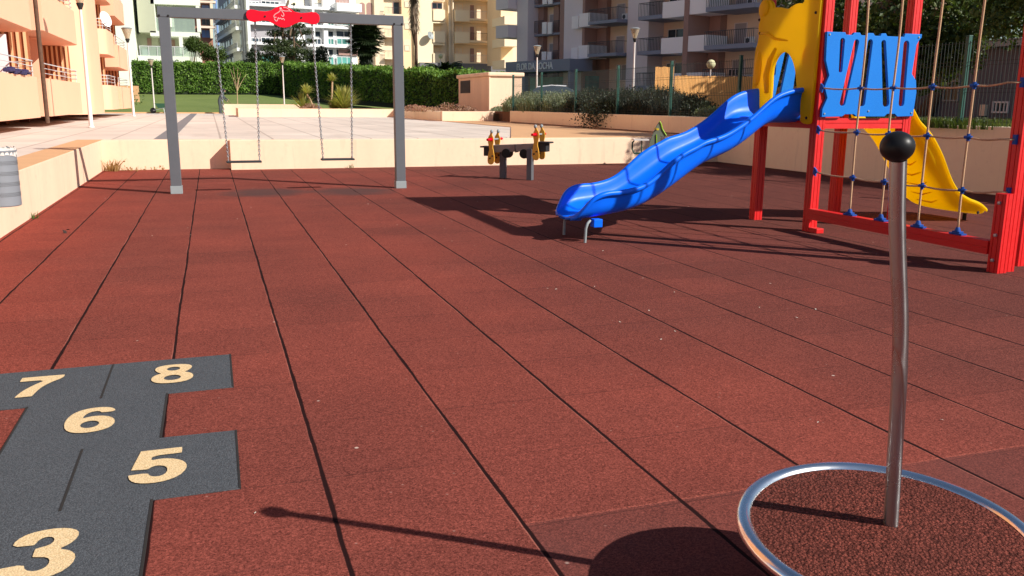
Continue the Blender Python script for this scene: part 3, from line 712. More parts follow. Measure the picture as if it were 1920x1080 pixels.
def interp(tab, x):
    if x <= tab[0][0]: return tab[0][1]
    for (a, p), (c, q) in zip(tab, tab[1:]):
        if x <= c: return p+(q-p)*(x-a)/(c-a)
    return tab[-1][1]
def trough(x0, x1, n, near, bot, yn, yf, floor_t=.022, nose=None):
    """open U-shaped chute running along x; near/bot: tables of rim height and underside height"""
    secs = []
    for i in range(n+1):
        x = x0+(x1-x0)*i/n; zr = interp(near, x); zb = interp(bot, x); a, c = yn(x), yf(x)
        if nose and x < nose:
            q_ = (x-x0)/(nose-x0); f_ = .42+.58*math.sqrt(max(0, 1-(1-q_)**2)); m_ = (a+c)/2; h_ = (c-a)/2; a, c = m_-h_*f_, m_+h_*f_
        zr = max(zr, zb+.012); H = zr-zb; zf = zb+floor_t
        s_ = [(a-.028, zr-.030), (a-.038, zr-.006), (a-.028, zr+.013), (a-.006, zr+.018), (a+.012, zr+.006), (a+.022, zr-.02*min(1, H*5)),
              (a+.035, zf+(H)*.35), (a+.075, zf+.05*min(1, H*4)), (a+.15, zf), (c-.15, zf), (c-.075, zf+.05*min(1, H*4)), (c-.035, zf+H*.35),
              (c-.020, zr-.02*min(1, H*5)), (c-.012, zr+.006), (c+.006, zr+.018), (c+.028, zr+.013), (c+.038, zr-.006), (c+.028, zr-.030),
              (c+.004, zr-.03*min(1, H*4)), (c-.010, zb+H*.45), (c-.045, zb+.045*min(1, H*4)), (c-.12, zb), (a+.12, zb), (a+.045, zb+.045*min(1, H*4)), (a+.010, zb+H*.45), (a-.004, zr-.03*min(1, H*4))]
        s_ = smoothpts(s_, 1)
        secs.append([(x, y, z) for y, z in s_])
    return secs
near = [(2.85,.19),(2.88,.205),(2.91,.25),(2.95,.31),(2.99,.365),(3.04,.40),(3.10,.42),(3.16,.43),(3.30,.432),(3.42,.45),(3.52,.48),(3.60,.525),(3.70,.60),(3.80,.68),(3.93,.755),(4.05,.80),(4.12,.838),(4.25,.865),(4.34,.89),(4.45,.94),(4.58,1.01),(4.68,1.08),(4.77,1.15),(4.86,1.215),(4.95,1.26),(5.08,1.295),(5.21,1.31),(5.30,1.31)]
bot = [(2.80,.172),(2.90,.18),(3.06,.205),(3.21,.22),(3.37,.238),(3.53,.28),(3.69,.345),(3.86,.44),(4.02,.54),(4.15,.62),(4.25,.66),(4.36,.70),(4.47,.735),(4.58,.79),(4.70,.86),(4.80,.93),(4.88,.985),(5.0,1.0),(5.30,1.0)]
def smt(tab, x0, x1, k=.05, n=60):
    xs = [x0+(x1-x0)*i/n for i in range(n+1)]
    return [(x, (interp(tab, x-k)+2*interp(tab, x)+interp(tab, x+k))/4) for x in xs]
secs = trough(2.86, 5.29, 130, smt(smt(near, 2.80, 5.30, .035, 140), 2.80, 5.30, .03, 140), smt(smt(bot, 2.8, 5.3, .06, 140), 2.8, 5.3, .05, 140), lambda x: 6.655+(x-2.9)*.115, lambda x: 7.27+(x-2.9)*.145, nose=3.13)
b = MB(); b.loft(secs); slide = b.build('blue_slide', m_blue, tower, smooth='all')
slide['label'] = 'wavy blue plastic slide chute'
for y in (6.70, 7.15): b = MB(); b.box(3.04, y, .13, 3.12, y+.08, .20); b.build('bracket', m_blue, slide, bevel=.006)
for y in (6.725, 7.20):
    b = MB(); b.tube([(3.02, y+.015, .185), (2.99, y, .165), (2.975, y, .12), (2.97, y, 0)], .0125, 10); b.build('slide_foot', m_ltgrey, slide, smooth=True)
# yellow slide on the far side
neary = [(6.30,1.24),(6.42,1.14),(6.51,1.02),(6.60,.955),(6.67,.90),(6.76,.80),(6.85,.68),(6.92,.56),(6.98,.46),(7.05,.37),(7.14,.29),(7.26,.235),(7.38,.20),(7.46,.16),(7.52,.11)]
boty = [(6.30,.98),(6.40,.93),(6.50,.86),(6.60,.77),(6.70,.64),(6.80,.50),(6.90,.37),(6.98,.27),(7.06,.19),(7.16,.13),(7.30,.09),(7.52,.06)]
secs = trough(6.30, 7.50, 50, smt(neary, 6.3, 7.52, .03), smt(boty, 6.3, 7.52, .03), lambda x: 6.83, lambda x: 7.55)
b = MB(); b.loft(secs); ys = b.build('yellow_slide', m_yellow, tower, smooth='all'); ys['label'] = 'short yellow plastic slide on the far side'
b = MB()
for q in range(7):
    x0_ = 6.55+.08*q; z0_ = interp(boty, x0_)
    b.tube([(x0_, 7.0, z0_-.004), (x0_+.03, 7.1+.05*(q % 2), interp(boty, x0_+.03)-.006), (x0_+.02, 7.3, interp(boty, x0_+.02)-.004)], [.003, .009, .003], 6)
b.build('moulded_rib', m_yellow, ys, smooth='all')
b = MB(); b.lathe((7.40, 6.82, .10), [(.0001, .012), (.014, .01), (.016, 0)], 10, (0, -1, 0)); b.tube([(7.42, 7.0, .07), (7.42, 7.0, 0)], .02, 8); b.build('bolt', m_dark, ys)

# rope climbing net between tower and the end posts
NX = 5.25
post(5.381, 4.675, 0, 2.66, 'net_post'); post(5.67, 4.82, 0, 2.66, 'net_post')
b = MB(); b.prism(post_sec(5.278, 4.645, .046), 0, .565); st = b.build('stub_post', m_red, tower)
for z in (.50, .27, .09): b = MB(); b.lathe((5.232, 4.645, z), [(.0001, .014), (.012, .012), (.014, 0)], 10, (-1, 0, 0)); b.build('bolt', m_galv, st)
b = MB(); rbeam(b, (5.262, 4.695), (5.262, 6.715), .125, .222, .04, 'y'); b.build('bottom_beam', m_red, tower)
b = MB(); rbeam(b, (5.30, 4.62), (5.30, 6.765), 2.58, 2.68, .06, 'y'); b.build('top_beam', m_red, tower)
b = MB(); b.box(5.25, 6.60, 0, 5.33, 6.715, .045); b.build('foot_plate', m_red, tower, bevel=.004)
vy = [6.18, 5.80, 5.39, 5.00]
for y in vy:
    b = MB(); b.tube([(NX+.004*math.sin(z_*5+y*3), y+.008*math.sin(z_*3+y), z_) for z_ in [.24+.09*k for k in range(27)]], .0085, 8)
    b.build('vertical_rope', m_rope, tower, smooth='all')
rows = [(1.32, 1.31, 1.33), (.945, .94, .94), (.565, .552, .57)]
ends0, ends1 = 6.70, 4.72
for z0, zm, z1 in rows:
    b = MB()
    ys_ = [ends0]+vy+[ends1]; zs_ = [z0, zm, zm-.002, zm, zm+.003, z1]
    pts = []
    for i in range(5):
        for k in range(6):
            s_ = k/6; pts.append((NX, ys_[i]+(ys_[i+1]-ys_[i])*s_, zs_[i]+(zs_[i+1]-zs_[i])*s_-.012*math.sin(PI*s_)))
    pts += [(NX, ends1, z1), (5.318, 4.668, z1)]; b.tube(pts, .007, 8); b.build('horizontal_rope', m_rope, tower, smooth='all')
    for y, z in zip(vy, zs_[1:5]):
        kn = MB(); kn.ball((NX, y, z), .017, 10, (1.2, 1, 1)); kn.tube([(NX, y-.032, z), (NX, y+.032, z)], .0125, 8); kn.tube([(NX, y, z-.026), (NX, y, z+.026)], .0125, 8); kn.build('rope_knot', m_bluek, tower, smooth=True)
    kn = MB(); kn.obox((NX+.005, 6.695, z0), (.014, .01, 0), (0, .018, .012), (0, -.006, .03)); kn.tube([(NX, 6.70, z0+.005), (NX, 6.655, z0-.002)], .011, 8); kn.build('rope_clamp', m_bluek, tower, smooth=True)
    kn = MB(); kn.obox((5.325, 4.665, z1), (.012, 0, 0), (0, .014, 0), (0, 0, .034)); kn.build('rope_clamp', m_bluek, tower, smooth=True)
for y in vy:
    b = MB(); b.box(NX-.022, y-.06, .223, NX+.03, y+.06, .236); b.box(NX-.018, y-.035, .236, NX+.024, y+.035, .25); b.lathe((NX, y, .25), [(.024, 0), (.018, .018), (.013, .03), (.0001, .03)], 12); b.build('rope_foot', m_bluek, tower, bevel=.003)

# ------------------------------------------------------------------ see-saw
t = ss = thing('seesaw', 'small yellow and grey see-saw with red handles and black seats', 'see-saw', (4.48, 12.83, 0))
U = Vector((.74, -.67, 0)).normalized(); V = Vector((.67, .74, 0)).normalized(); Z = Vector((0, 0, 1))
def S(u, v, z): return Vector((4.47, 12.84, 0))+U*u+V*v+Z*z
def sbox(mb, u, v, z, hu, hv, hz, tl=0): mb.obox(S(u, v, z), (U+Z*tl)*hu, V*hv, (Z-U*tl)*hz)
for u in (-.25, .26):
    b = MB(); sbox(b, u, -.06*u/.25, .24, .042, .05, .24); b.build('leg', m_grey, t, bevel=.006)
b = MB(); sbox(b, 0, 0, .485, .37, .055, .058, .06); b.build('beam', simple('beam_grey', srgb(136, 124, 116), .5, .06, 5), t, bevel=.008)
b = MB(); sbox(b, .005, -.001, .478, .004, .06, .062, .06)
b.build('beam_joint', m_dark, t)
for s_ in (-1, 1):
    b = MB(); b.lathe(S(.15*s_, -.07, .40), [(.0001, 0), (.07, 0), (.075, .02), (.075, .12), (.07, .14), (.0001, .14)], 20, V); b.build('spring_buffer', m_black, t, smooth=True)
prof = [(-.055, .28), (-.065, .34), (-.05, .44), (-.03, .50), (-.045, .56), (-.06, .63), (-.05, .70), (-.02, .73), (-.012, .78), (.008, .80), (.02, .77), (.012, .72), (.035, .69), (.042, .62), (.022, .55), (.04, .47), (.055, .38), (.05, .30), (.0, .26)]
for s_, dz in ((-1, -.045), (1, .045)):
    uc = .37*s_
    for v in (-.125, .125):
        vs, fs = curve_mesh([smoothpts([(x*s_*-1.0, z) for x, z in prof], 2)], .02, .003)
        b = MB(); b.add([S(uc+p.x, v+p.z, p.y+dz) for p in vs], fs); sp_ = b.build('side_panel', m_panel, t)
        b = MB(); b.ball(S(uc-.005*s_, v, .775+dz), .026, 12, (1, 1, 1.2)); b.build('head_cap', m_ltgrey, sp_, smooth='all')
        for du, dz2 in ((-.02, .36), (.02, .40)):
            b = MB(); b.lathe(S(uc+du, v-.011, dz2+dz), [(.0001, .008), (.012, .006), (.014, 0)], 8, -V); b.build('bolt', m_dark, sp_)
    b = MB(); b.tube([S(uc, -.125, .655+dz), S(uc, .125, .655+dz)], .014, 10); b.build('handle_bar', m_ltgrey, t)
    for v0, v1 in ((-.138, -.27), (.138, .27)):
        b = MB(); b.tube([S(uc, v0, .655+dz), S(uc, v0+(v1-v0)*.6, .655+dz), S(uc, v1, .655+dz)], [.019, .019, .021], 12); b.lathe(S(uc, v0, .655+dz), [(.0001, 0), (.03, 0), (.03, .012), (.0001, .012)], 12, V*(1 if v1 > 0 else -1)); b.build('handle_grip', m_sign, t, smooth=True)
    b = MB(); sbox(b, uc+.11*s_, 0, .535+dz, .10, .10, .012); sbox(b, uc+.09*s_, 0, .46+dz, .065, .08, .065); b.build('seat', m_blackm, t, bevel=.006)

# ------------------------------------------------------------------ spring rider behind the slide
t = thing('spring_rider', 'grey-green spring rider with yellow handles near the back wall corner', 'spring rider', (7.92, 15.0, 0))
def Rr(u, v, z): return Vector((7.92, 15.0, 0))+Vector((.95, -.3, 0)).normalized()*u+Vector((.3, .95, 0)).normalized()*v+Z*z
hp_ = [(-.06, .22), (.02, .52), (.06, .62), (.12, .76), (.17, .84), (.20, .80), (.22, .70), (.30, .58), (.26, .54), (.20, .57), (.20, .40), (.22, .22)]
vs, fs = curve_mesh([hp_], .05, .004); b = MB(); b.add([Rr(p.x, p.z, p.y) for p in vs], fs); b.build('side_board', m_rider, t)
b = MB(); b.tube([Rr(*q) for q in [(.17, -.03, .85), (.20, -.03, .80), (.23, -.03, .70), (.31, -.03, .58)]], .012, 6); b.tube([Rr(.12, -.035, .60), Rr(.13, -.035, .40), Rr(.12, -.035, .25)], .008, 6); b.build('edge_trim', m_lime, t)
b = MB(); b.tube([Rr(.12, -.17, .70), Rr(.12, .17, .70)], .02, 8); b.build('handle', plastic('bright_yellow', (.8, .6, .02), .4), t)
b = MB(); b.obox(Rr(-.18, 0, .50), Vector((.14, -.04, 0)), Vector((.03, .11, 0)), (0, 0, .014)); b.build('seat', m_white_metal, t)
b = MB(); b.tube([Rr(-.05, 0, .50), Rr(-.28, 0, .50), Rr(-.33, 0, .44), Rr(-.33, 0, .32), Rr(-.29, 0, .24), Rr(0, 0, .24)], .016, 8); b.tube([Rr(-.15, 0, .5), Rr(-.15, 0, .25)], .012, 8); b.build('frame_tube', m_green, t)
b = MB(); sp = [Rr(.02+.08*math.cos(a*.7), .08*math.sin(a*.7), .01+a*.0058) for a in range(0, 40)]; b.tube(sp, .012, 6); b.lathe(Rr(.02, 0, 0), [(.0001, .02), (.13, .02), (.13, 0)], 16); b.build('spring', m_galv, t, smooth=True)

# ------------------------------------------------------------------ trees, hedges and shrubs
def crown(name, mat, clumps, n, s, parent, up=.3, droop=0):
    b = MB()
    tot = sum(c[1]**2 for c in clumps)
    for c, r, sz in clumps:
        k = int(n*r*r/tot)
        for _ in range(k):
            v = Vector((random.gauss(0, 1), random.gauss(0, 1), random.gauss(0, 1))).normalized()*r*(random.random()**.45)
            v.z *= sz; leaf(b, Vector(c)+v, s, up)
    return b.build(name, mat, parent, orient=False)
def limbs(base, h, r, n, spread, mat, parent, tips, z0=.35):
    b = MB(); base = Vector(base)
    tr = [base+Vector((.06*h*math.sin(k*1.1), .05*h*math.cos(k*1.7)-.05*h, h*k/6)) for k in range(7)]
    b.tube(tr, [r*(1.25 if k == 0 else 1-.11*k) for k in range(7)], 10)
    for i, tp in enumerate(tips):
        k = min(5, 2+int(i*4/len(tips))); a = tr[k]; m = (a+Vector(tp))/2+Vector((random.uniform(-.2, .2), random.uniform(-.2, .2), .15*h*random.random()))
        q = a.lerp(m, .5)+Vector((0, 0, .05))
        b.tube([a, q, m, m.lerp(Vector(tp), .6)+Vector((0, 0, .05)), tp], [r*.5, r*.36, r*.25, r*.14, r*.05], 7)
    return b.build('trunk', mat, parent, smooth='all')
def tree(name, label, cat, base, h, r, cl, n, s, lm, bm_, group=None):
    t = thing(name, label, cat, base, group)
    limbs(base, h, r, 6, 1, bm_, t, [c[0] for c in cl[::2]])
    crown('crown', lm, cl, n, s, t)
    return t
def cloud(c, R, n, r0, r1, flat=.8, seed=1):
    rnd = random.Random(seed); o_ = []
    for _ in range(n):
        v = Vector((rnd.gauss(0, 1), rnd.gauss(0, 1), rnd.gauss(0, 1))).normalized()*(rnd.random()**.5)
        o_.append((Vector(c)+Vector((v.x*R[0], v.y*R[1], v.z*R[2])), rnd.uniform(r0, r1), flat))
    return o_
tree('leafy_tree', 'big dark leafy tree behind the fence between the tower posts and the rope net', 'tree', (13.0, 14.6, .86), 3.4, .16, cloud((12.9, 14.4, 3.0), (2.1, 2.3, 1.9), 32, .45, .85, .8, 3)+cloud((12.6, 13.0, 2.25), (1.0, 1.9, .55), 12, .28, .5, .8, 9), 25000, .13, m_leaft, m_bark)
tree('leafy_tree', 'leafy tree whose branches hang low over the fence at the right edge', 'tree', (13.3, 10.4, .86), 3.0, .14, cloud((13.0, 11.0, 3.0), (1.6, 2.2, 1.7), 26, .4, .75, .8, 5)+[(Vector(q_), r_, .8) for q_, r_ in (((11.7, 12.6, 3.6), .45), ((12.3, 12.1, 4.2), .5), ((11.4, 13.1, 3.2), .3), ((12.1, 9.5, 3.5), .5), ((12.0, 10.4, 3.1), .45), ((12.4, 8.9, 3.9), .4))], 14000, .11, m_leaft, m_bark)
tree('leafy_tree', 'pale green leafy tree furthest back behind the other trees at the right', 'tree', (20.2, 21.0, .86), 4.2, .2, cloud((20.0, 20.8, 4.2), (3.2, 2.8, 2.3), 34, .7, 1.2, .8, 8), 16000, .18, m_leaft, m_bark)

def hedge(label, p0, p1, th, z0a, z0b, h0, h1, n, wave=.1):
    p0, p1 = Vector((*p0, 0)), Vector((*p1, 0)); d = p1-p0; L = d.length; d.normalize(); nrm = Vector((-d.y, d.x, 0))
    if nrm.y < 0: nrm = -nrm
    t = thing('hedge', label, 'hedge', tuple(p0.xy)+(z0a,), 'clipped hedges round the lawn')
    b = MB(); vs = []
    sec = []
    for i in range(21):
        q = p0+d*L*i/20; za = z0a+(z0b-z0a)*i/20; hh = h0+(h1-h0)*i/20+wave*.6*math.sin(i*1.9)
        sec.append([q+Z*(za-.4)+nrm*.1, q+Z*(za+hh-.16)+nrm*.12, q+nrm*(th-.12)+Z*(za+hh-.16), q+nrm*(th-.1)+Z*(za-.4)])
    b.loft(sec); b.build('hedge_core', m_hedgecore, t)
    b = MB()
    for _ in range(n):
        s_ = random.random(); za = z0a+(z0b-z0a)*s_; hh = h0+(h1-h0)*s_+wave*math.sin(s_*38)*.6+wave*.5*math.sin(s_*91); q = p0+d*L*s_
        if random.random() < .62: p = q+Z*(za-.1+(hh+.05)*random.random())+nrm*(random.gauss(.06, .07)+.05*math.sin(s_*60))
        else: p = q+nrm*random.random()*th+Z*(za+hh+random.gauss(-.06, .07))
        leaf(b, p, .17, .1)
    b.build('hedge_leaves', m_leafh, t, orient=False)
ra = lambda px: (lambda d: d.x/d.y)(ray(px, 195))
hedge('tall sunlit clipped hedge across the back of the lawn', (ra(252)*71, 71), (ra(533)*71, 71), 1.4, 1.86, 1.9, 2.05, 2.15, 14000)
hedge('long shaded clipped hedge running from the lawn corner to the utility cabin', (ra(527)*70, 70), (13.4, 41.0), 1.4, 1.75, .9, 2.25, 1.62, 20000, .16)

# ------------------------------------------------------------------ planters and their plants
wall('planter_wall', 'long cream planter wall on the plaza in front of the yucca bed', [(1.15, 40.0, .3, 8.0, 40.35, .86), (1.15, 40.35, .3, 1.5, 43.5, .86)], m_cream, [(1.15, 40.0, .86, 8.0, 40.34, .864)])
wall('planter_wall', 'cream planter wall standing behind and above the front planter wall', [(.62, 45.2, .3, 4.6, 45.6, 1.02)], m_cream)
wall('planter_wall', 'planter wall with a shaded tan side and sunlit end left of the cabin', [(7.98, 31.5, .3, 8.3, 39.98, .85)], m_wallshade)
wall('planter_wall', 'sunlit cream planter wall in front of the utility cabin', [(7.99, 31.2, .3, 9.94, 31.49, .855), (9.94, 31.9, .3, 13.2, 32.2, .86)], m_cream)
b = MB(); b.box(1.5, 40.35, .3, 10.5, 46.5, .8); b.box(8.3, 31.5, .3, 16, 46, .78); b.build('planter_soil', m_soil, kind='structure')
def yucca(c, h, r, n, lab, trunk=None):
    t = thing('yucca', lab, 'plant', c, 'plants in the plaza bed')
    top = Vector(c)+Vector((0, 0, 0))
    if trunk:
        b = MB(); tp = Vector(c)+Vector(trunk); b.tube([c, Vector(c).lerp(tp, .5)+Vector((.03, 0, 0)), tp], [.05, .04, .045], 8); b.build('trunk', m_barkp, t); top = tp
    b = MB()
    for _ in range(n):
        a = random.uniform(0, 2*PI); e = random.uniform(.1 if trunk else .35, 1.45); L = r*random.uniform(.6, 1)
        d = Vector((math.cos(a)*math.cos(e), math.sin(a)*math.cos(e), math.sin(e))); s_ = Vector((-math.sin(a), math.cos(a), 0))*.022
        m = top+d*L*.6; e_ = top+d*L-Vector((0, 0, L*.12)); b.add([top-s_*.6, top+s_*.6, m+s_, m-s_, e_], [(0, 1, 2, 3), (3, 2, 4)])
    b.build('leaves', m_yucca, t, orient=False)
def at(px, Y, z): r_ = ra(px); return (r_*Y, Y, z)
yucca(at(588, 42, .8), .5, .62, 150, 'yucca on a slanting stem left in the plaza bed', (-.28, 0, .72))
yucca(at(619, 42.5, .8), .6, .52, 130, 'tall yucca on a thin upright stem in the middle of the plaza bed', (.14, 0, 1.32))
yucca(at(645, 41.4, .8), .6, 1.45, 420, 'large spreading yellow-green spiky plant right in the plaza bed')
yucca(at(568, 42.2, .8), .6, 1.05, 160, 'dark spiky plant at the left end of the plaza bed')
yucca(at(627, 41.6, .8), .6, .7, 200, 'low yellow-green tuft between the yucca stems in the plaza bed')
for i, (px, Y, r, h, lab) in enumerate([(583, 41.2, .5, .3, 'low reddish ground plant at the foot of the slanting yucca'), (778, 35.5, .6, .28, 'low pinkish shrub in the shaded side of the planter'), (800, 34.0, .6, .22, 'dark red low shrub between the pinkish shrubs'),
        (843, 32.6, .7, .36, 'grey-pink bushy shrub by the corner of the planter'), (872, 32.6, .5, .25, 'small grey-pink shrub in front of the cabin louvre wall'), (934, 33.0, .36, .24, 'small round olive shrub in front of the sunlit cabin face')]):
    c = at(px, Y, .82); b = MB()
    for _ in range(700): a = random.uniform(0, 2*PI); q = r*math.sqrt(random.random()); leaf(b, Vector(c)+Vector((q*math.cos(a), q*.6*math.sin(a), h*random.random()*(1-(q/r)**2*.7))), .075)
    tag(b.build('low_shrub', m_flower if i not in (5,) else m_lav, orient=False), lab, 'shrub', 'low shrubs in the plaza planters')
# shrubs behind the fence
def shrub(px, X, r, h, n, mat, lab, lean=.45, wd=.012, Y=None):
    p = (X, X/ra(px), .86); b = MB()
    for _ in range(n):
        a = random.uniform(0, 2*PI); q = math.sqrt(random.random()); pos_ = Vector(p)+Vector((r*.55*q*math.cos(a), r*q*math.sin(a), 0)); hh = h*(1-.45*q*q)*random.uniform(.55, 1)
        a2 = random.uniform(0, 2*PI); ln = lean*hh*random.random(); o_ = Vector((math.cos(a2), math.sin(a2), 0)); s_ = Vector((-o_.y, o_.x, 0))*wd
        b.add([pos_-s_, pos_+s_, pos_+o_*ln*.4+Z*hh*.6+s_, pos_+o_*ln*.4+Z*hh*.6-s_, pos_+o_*ln+Z*hh], [(0, 1, 2, 3), (3, 2, 4)])
        for _k in range(3): leaf(b, pos_+o_*ln*.6+Z*hh*random.uniform(.25, 1)+Vector((random.gauss(0, .05), random.gauss(0, .05), 0)), .07)
    tag(b.build('fence_shrub', mat, orient=False), lab, 'shrub', 'shrubs along the mesh fence')
shrub(990, 10.9, 1.5, .82, 1500, m_lav, 'grey-green lavender-like shrub at the far end of the fence')
shrub(1022, 10.75, 1.5, .78, 1500, m_lav, 'pale green wispy shrub beside the second fence post')
shrub(1062, 10.75, 1.3, .80, 1400, m_lav, 'pale flowering shrub just left of the dark shrubs')
shrub(1112, 10.75, 1.2, .88, 1700, m_shrubd, 'dark shrub left of the third near fence post')
shrub(1180, 10.75, 1.25, .85, 1900, m_shrubd, 'dark dense shrub in the middle of the fence')
shrub(1240, 10.75, 1.15, .85, 1900, m_shrubd, 'dark shrub with thin stems in front of the reed screen')
shrub(1290, 10.7, .9, .62, 1200, m_shrubd, 'low dark shrub at the foot of the reed screen')
shrub(1345, 10.6, .7, .3, 500, m_lav, 'sparse pale seedlings below the reed screen')
# bush spilling over the wall
c = Vector((WX1-.06, 21.9, .86)); t = thing('hanging_bush', 'dark bush spilling over the tan wall on thin bare stems', 'bush', tuple(c)); b = MB()
for _ in range(1500): v = Vector((random.gauss(0, .2), random.gauss(0, .45), random.gauss(.05, .24))); leaf(b, c+v, .07)
b.build('leaves', m_shrubd, t, orient=False); b = MB()
for k in range(6): b.tube([c+Vector((-.05, random.uniform(-.3, .4), -.1)), c+Vector((-.14, random.uniform(-.3, .2)-.2, -.25)), c+Vector((-.06, -.35-.1*k*.3, -.38))], .008, 5)
b.build('stem', m_barkp, t)
b = MB()
for px, n in ((1800, 900), (1880, 900), (1760, 700), (1650, 700), (1600, 600)): 
    Y = 10.6/ra(px)
    bladebush(b, (10.6, Y, .86), n, .17, .9, .012, .7)
b.build('verge_grass', m_weedg, kind='stuff', orient=False)

# ------------------------------------------------------------------ mesh fence on the retaining wall
FX = 10.1
t = thing('mesh_fence', 'dark green welded mesh fence with posts on top of the tan wall', 'fence', (FX, 15, .9))
fy = [29.4-2.8*k for k in range(0, 11)]
for i, y in enumerate(fy):
    b = MB(); b.box(FX-.03, y-.03, .9, FX+.03, y+.03, 2.12); b.box(FX-.034, y-.034, 2.12, FX+.034, y+.034, 2.135); b.build('fence_post', m_green, t, bevel=.004)
    if i == len(fy)-1: break
    b = MB(); y1 = fy[i+1]; k = 0; y = min(y, fy[i])-.035
    while y > y1+.035:
        b.box(FX-.0025, y-.0022, .92, FX+.0025, y+.0022, 2.06); y -= .062
    for z in (.95, 1.0, 1.35, 1.40, 1.72, 1.77, 2.03): b.box(FX-.010, y1+.03, z, FX-.004, fy[i]-.03, z+.006)
    b.build('mesh_panel', m_wire, t, orient=False)

# reed screen, small walls and sign of the street behind the fence
def reed(px0, px1, X0, X1, z0, z1, lab):
    P0 = Vector((X0, X0/ra(px0), 0)); P1 = Vector((X1, X1/ra(px1), 0)); d = P1-P0; L = d.length; d.normalize(); n = Vector((d.y, -d.x, 0)); b = MB()
    k = int(L/.045)
    for i in range(k):
        q = P0+d*L*(i+.5)/k; hh = z1-.015+.03*random.random(); b.obox(q+Z*(z0+hh)/2+n*random.uniform(-.006, .006), d*.0215, n*.012, Z*(hh-z0)/2)
    o_ = tag(b.build('reed_screen', m_reed), lab, 'reed screen', 'reed screens behind the fence')
reed(1226, 1261, 13.2, 13.8, .8, 2.3, 'short reed screen piece left of the gap behind the fence')
reed(1263, 1600, 14.0, 20.2, .8, 2.05, 'long reed screen behind the fence under the grey apartments')
def lamp_post(name, label, base, h, s=1.0):
    t = thing(name, label, 'street lamp', base, 'white street lamps with glass cones')
    x, y, z = base; b = MB(); b.lathe((x, y, z), [(.0001, 0), (.075*s, 0), (.075*s, .02), (.052*s, .04), (.032*s, h-.02), (.032*s, h), (.0001, h)], 14); b.build('pole', m_white_metal, t, smooth=True)
    b = MB(); b.lathe((x, y, z+h), [(.04*s, -.02), (.085*s, .11*s), (.08*s, .13*s), (.0001, .13*s)], 16); b.build('lamp_base', m_dark, t, smooth=True)
    b = MB(); b.lathe((x, y, z+h), [(.07*s, .12*s), (.19*s, .50*s), (.18*s, .50*s), (.062*s, .125*s)], 20); b.build('lamp_shade', m_lampglass, t, smooth=True)
    b = MB(); b.lathe((x, y, z+h), [(.0001, .50*s), (.20*s, .50*s), (.205*s, .515*s), (.14*s, .55*s), (.0001, .565*s)], 20); b.build('lamp_lid', m_ltgrey, t, smooth=True)
    b = MB(); b.lathe((x, y, z+h), [(.0001, .14*s), (.03*s, .15*s), (.035*s, .33*s), (.0001, .36*s)], 10); b.build('bulb', m_globe, t, smooth=True)
    return t
L0 = lamp_post('street_lamp', 'tall white street lamp nearest the balconies of the orange building', (-2.81, 24.0, .5), 2.82)
def lamp_copy(px, Y, zb, h, lab):
    s_ = h/2.82; return dup(L0, (ra(px)*Y, Y, zb), lab, random.random(), s_)
lamp_copy(249, 40.8, .5, 3.05, 'white street lamp standing at the far corner of the orange building')
lamp_copy(289, 51.8, .55, 2.35, 'slim white street lamp standing on the lawn edge in front of the hedge')
lamp_copy(533, 45.9, .8, 2.15, 'slim white lamp rising from the planter in front of the hedge')
lamp_copy(1006, 38.0, .62, 2.6, 'white street lamp in front of the shop sign behind the fence')
lamp_copy(1186, 30.5, .86, 2.6, 'white street lamp in front of the grey apartments, right of the shop sign')
def globe(px, Y, zb, h, lab):
    c = (ra(px)*Y, Y, zb); t = thing('globe_lamp', lab, 'street lamp', c, 'round globe lamps')
    b = MB(); b.lathe(c, [(.0001, 0), (.04, 0), (.03, h), (.0001, h)], 10); b.build('pole', m_white_metal, t, smooth=True)
    b = MB(); b.ball(Vector(c)+Z*(h+.15), .17, 18); b.build('globe', m_globe, t, smooth='all')
globe(1329, 29.0, .86, 1.62, 'greenish globe lamp above the reed screen')
globe(827, 64.0, 1.2, 3.15, 'round globe lamp above the dark palm bush by the cabin')
# utility cabin
t = thing('utility_cabin', 'tan rendered utility cabin with dark louvre and rounded roof slab', 'cabin', (10.7, 34.2, .78))
cx0, cy0, cx1, cy1 = ra(918)*34.2, 34.2, ra(978)*34.2, 38.9
b = MB(); b.box(cx0, cy0, .6, cx1, cy1, 2.22); b.build('cabin_wall', m_cream, t)
b = MB(); b.box(cx0-.09, cy0-.09, 2.222, cx1+.09, cy1+.09, 2.38); b.build('roof_slab', m_cream, t, bevel=.05)
b = MB(); b.box(cx0-.012, 37.0, 1.58, cx0, 38.55, 2.12)
for k in range(9): b.obox((cx0-.02, 37.77, 1.62+.055*k), (.012, 0, .01), (0, .74, 0), (0, 0, .006))
b.build('louvre', simple('louvre_brown', (.055, .032, .026), .6, .1, 6), t)
b = MB(); b.box(cx0-.03, cy0-.03, .7, cx0+.02, cy0+.02, 2.2); b.build('corner_trim', m_cream, t)

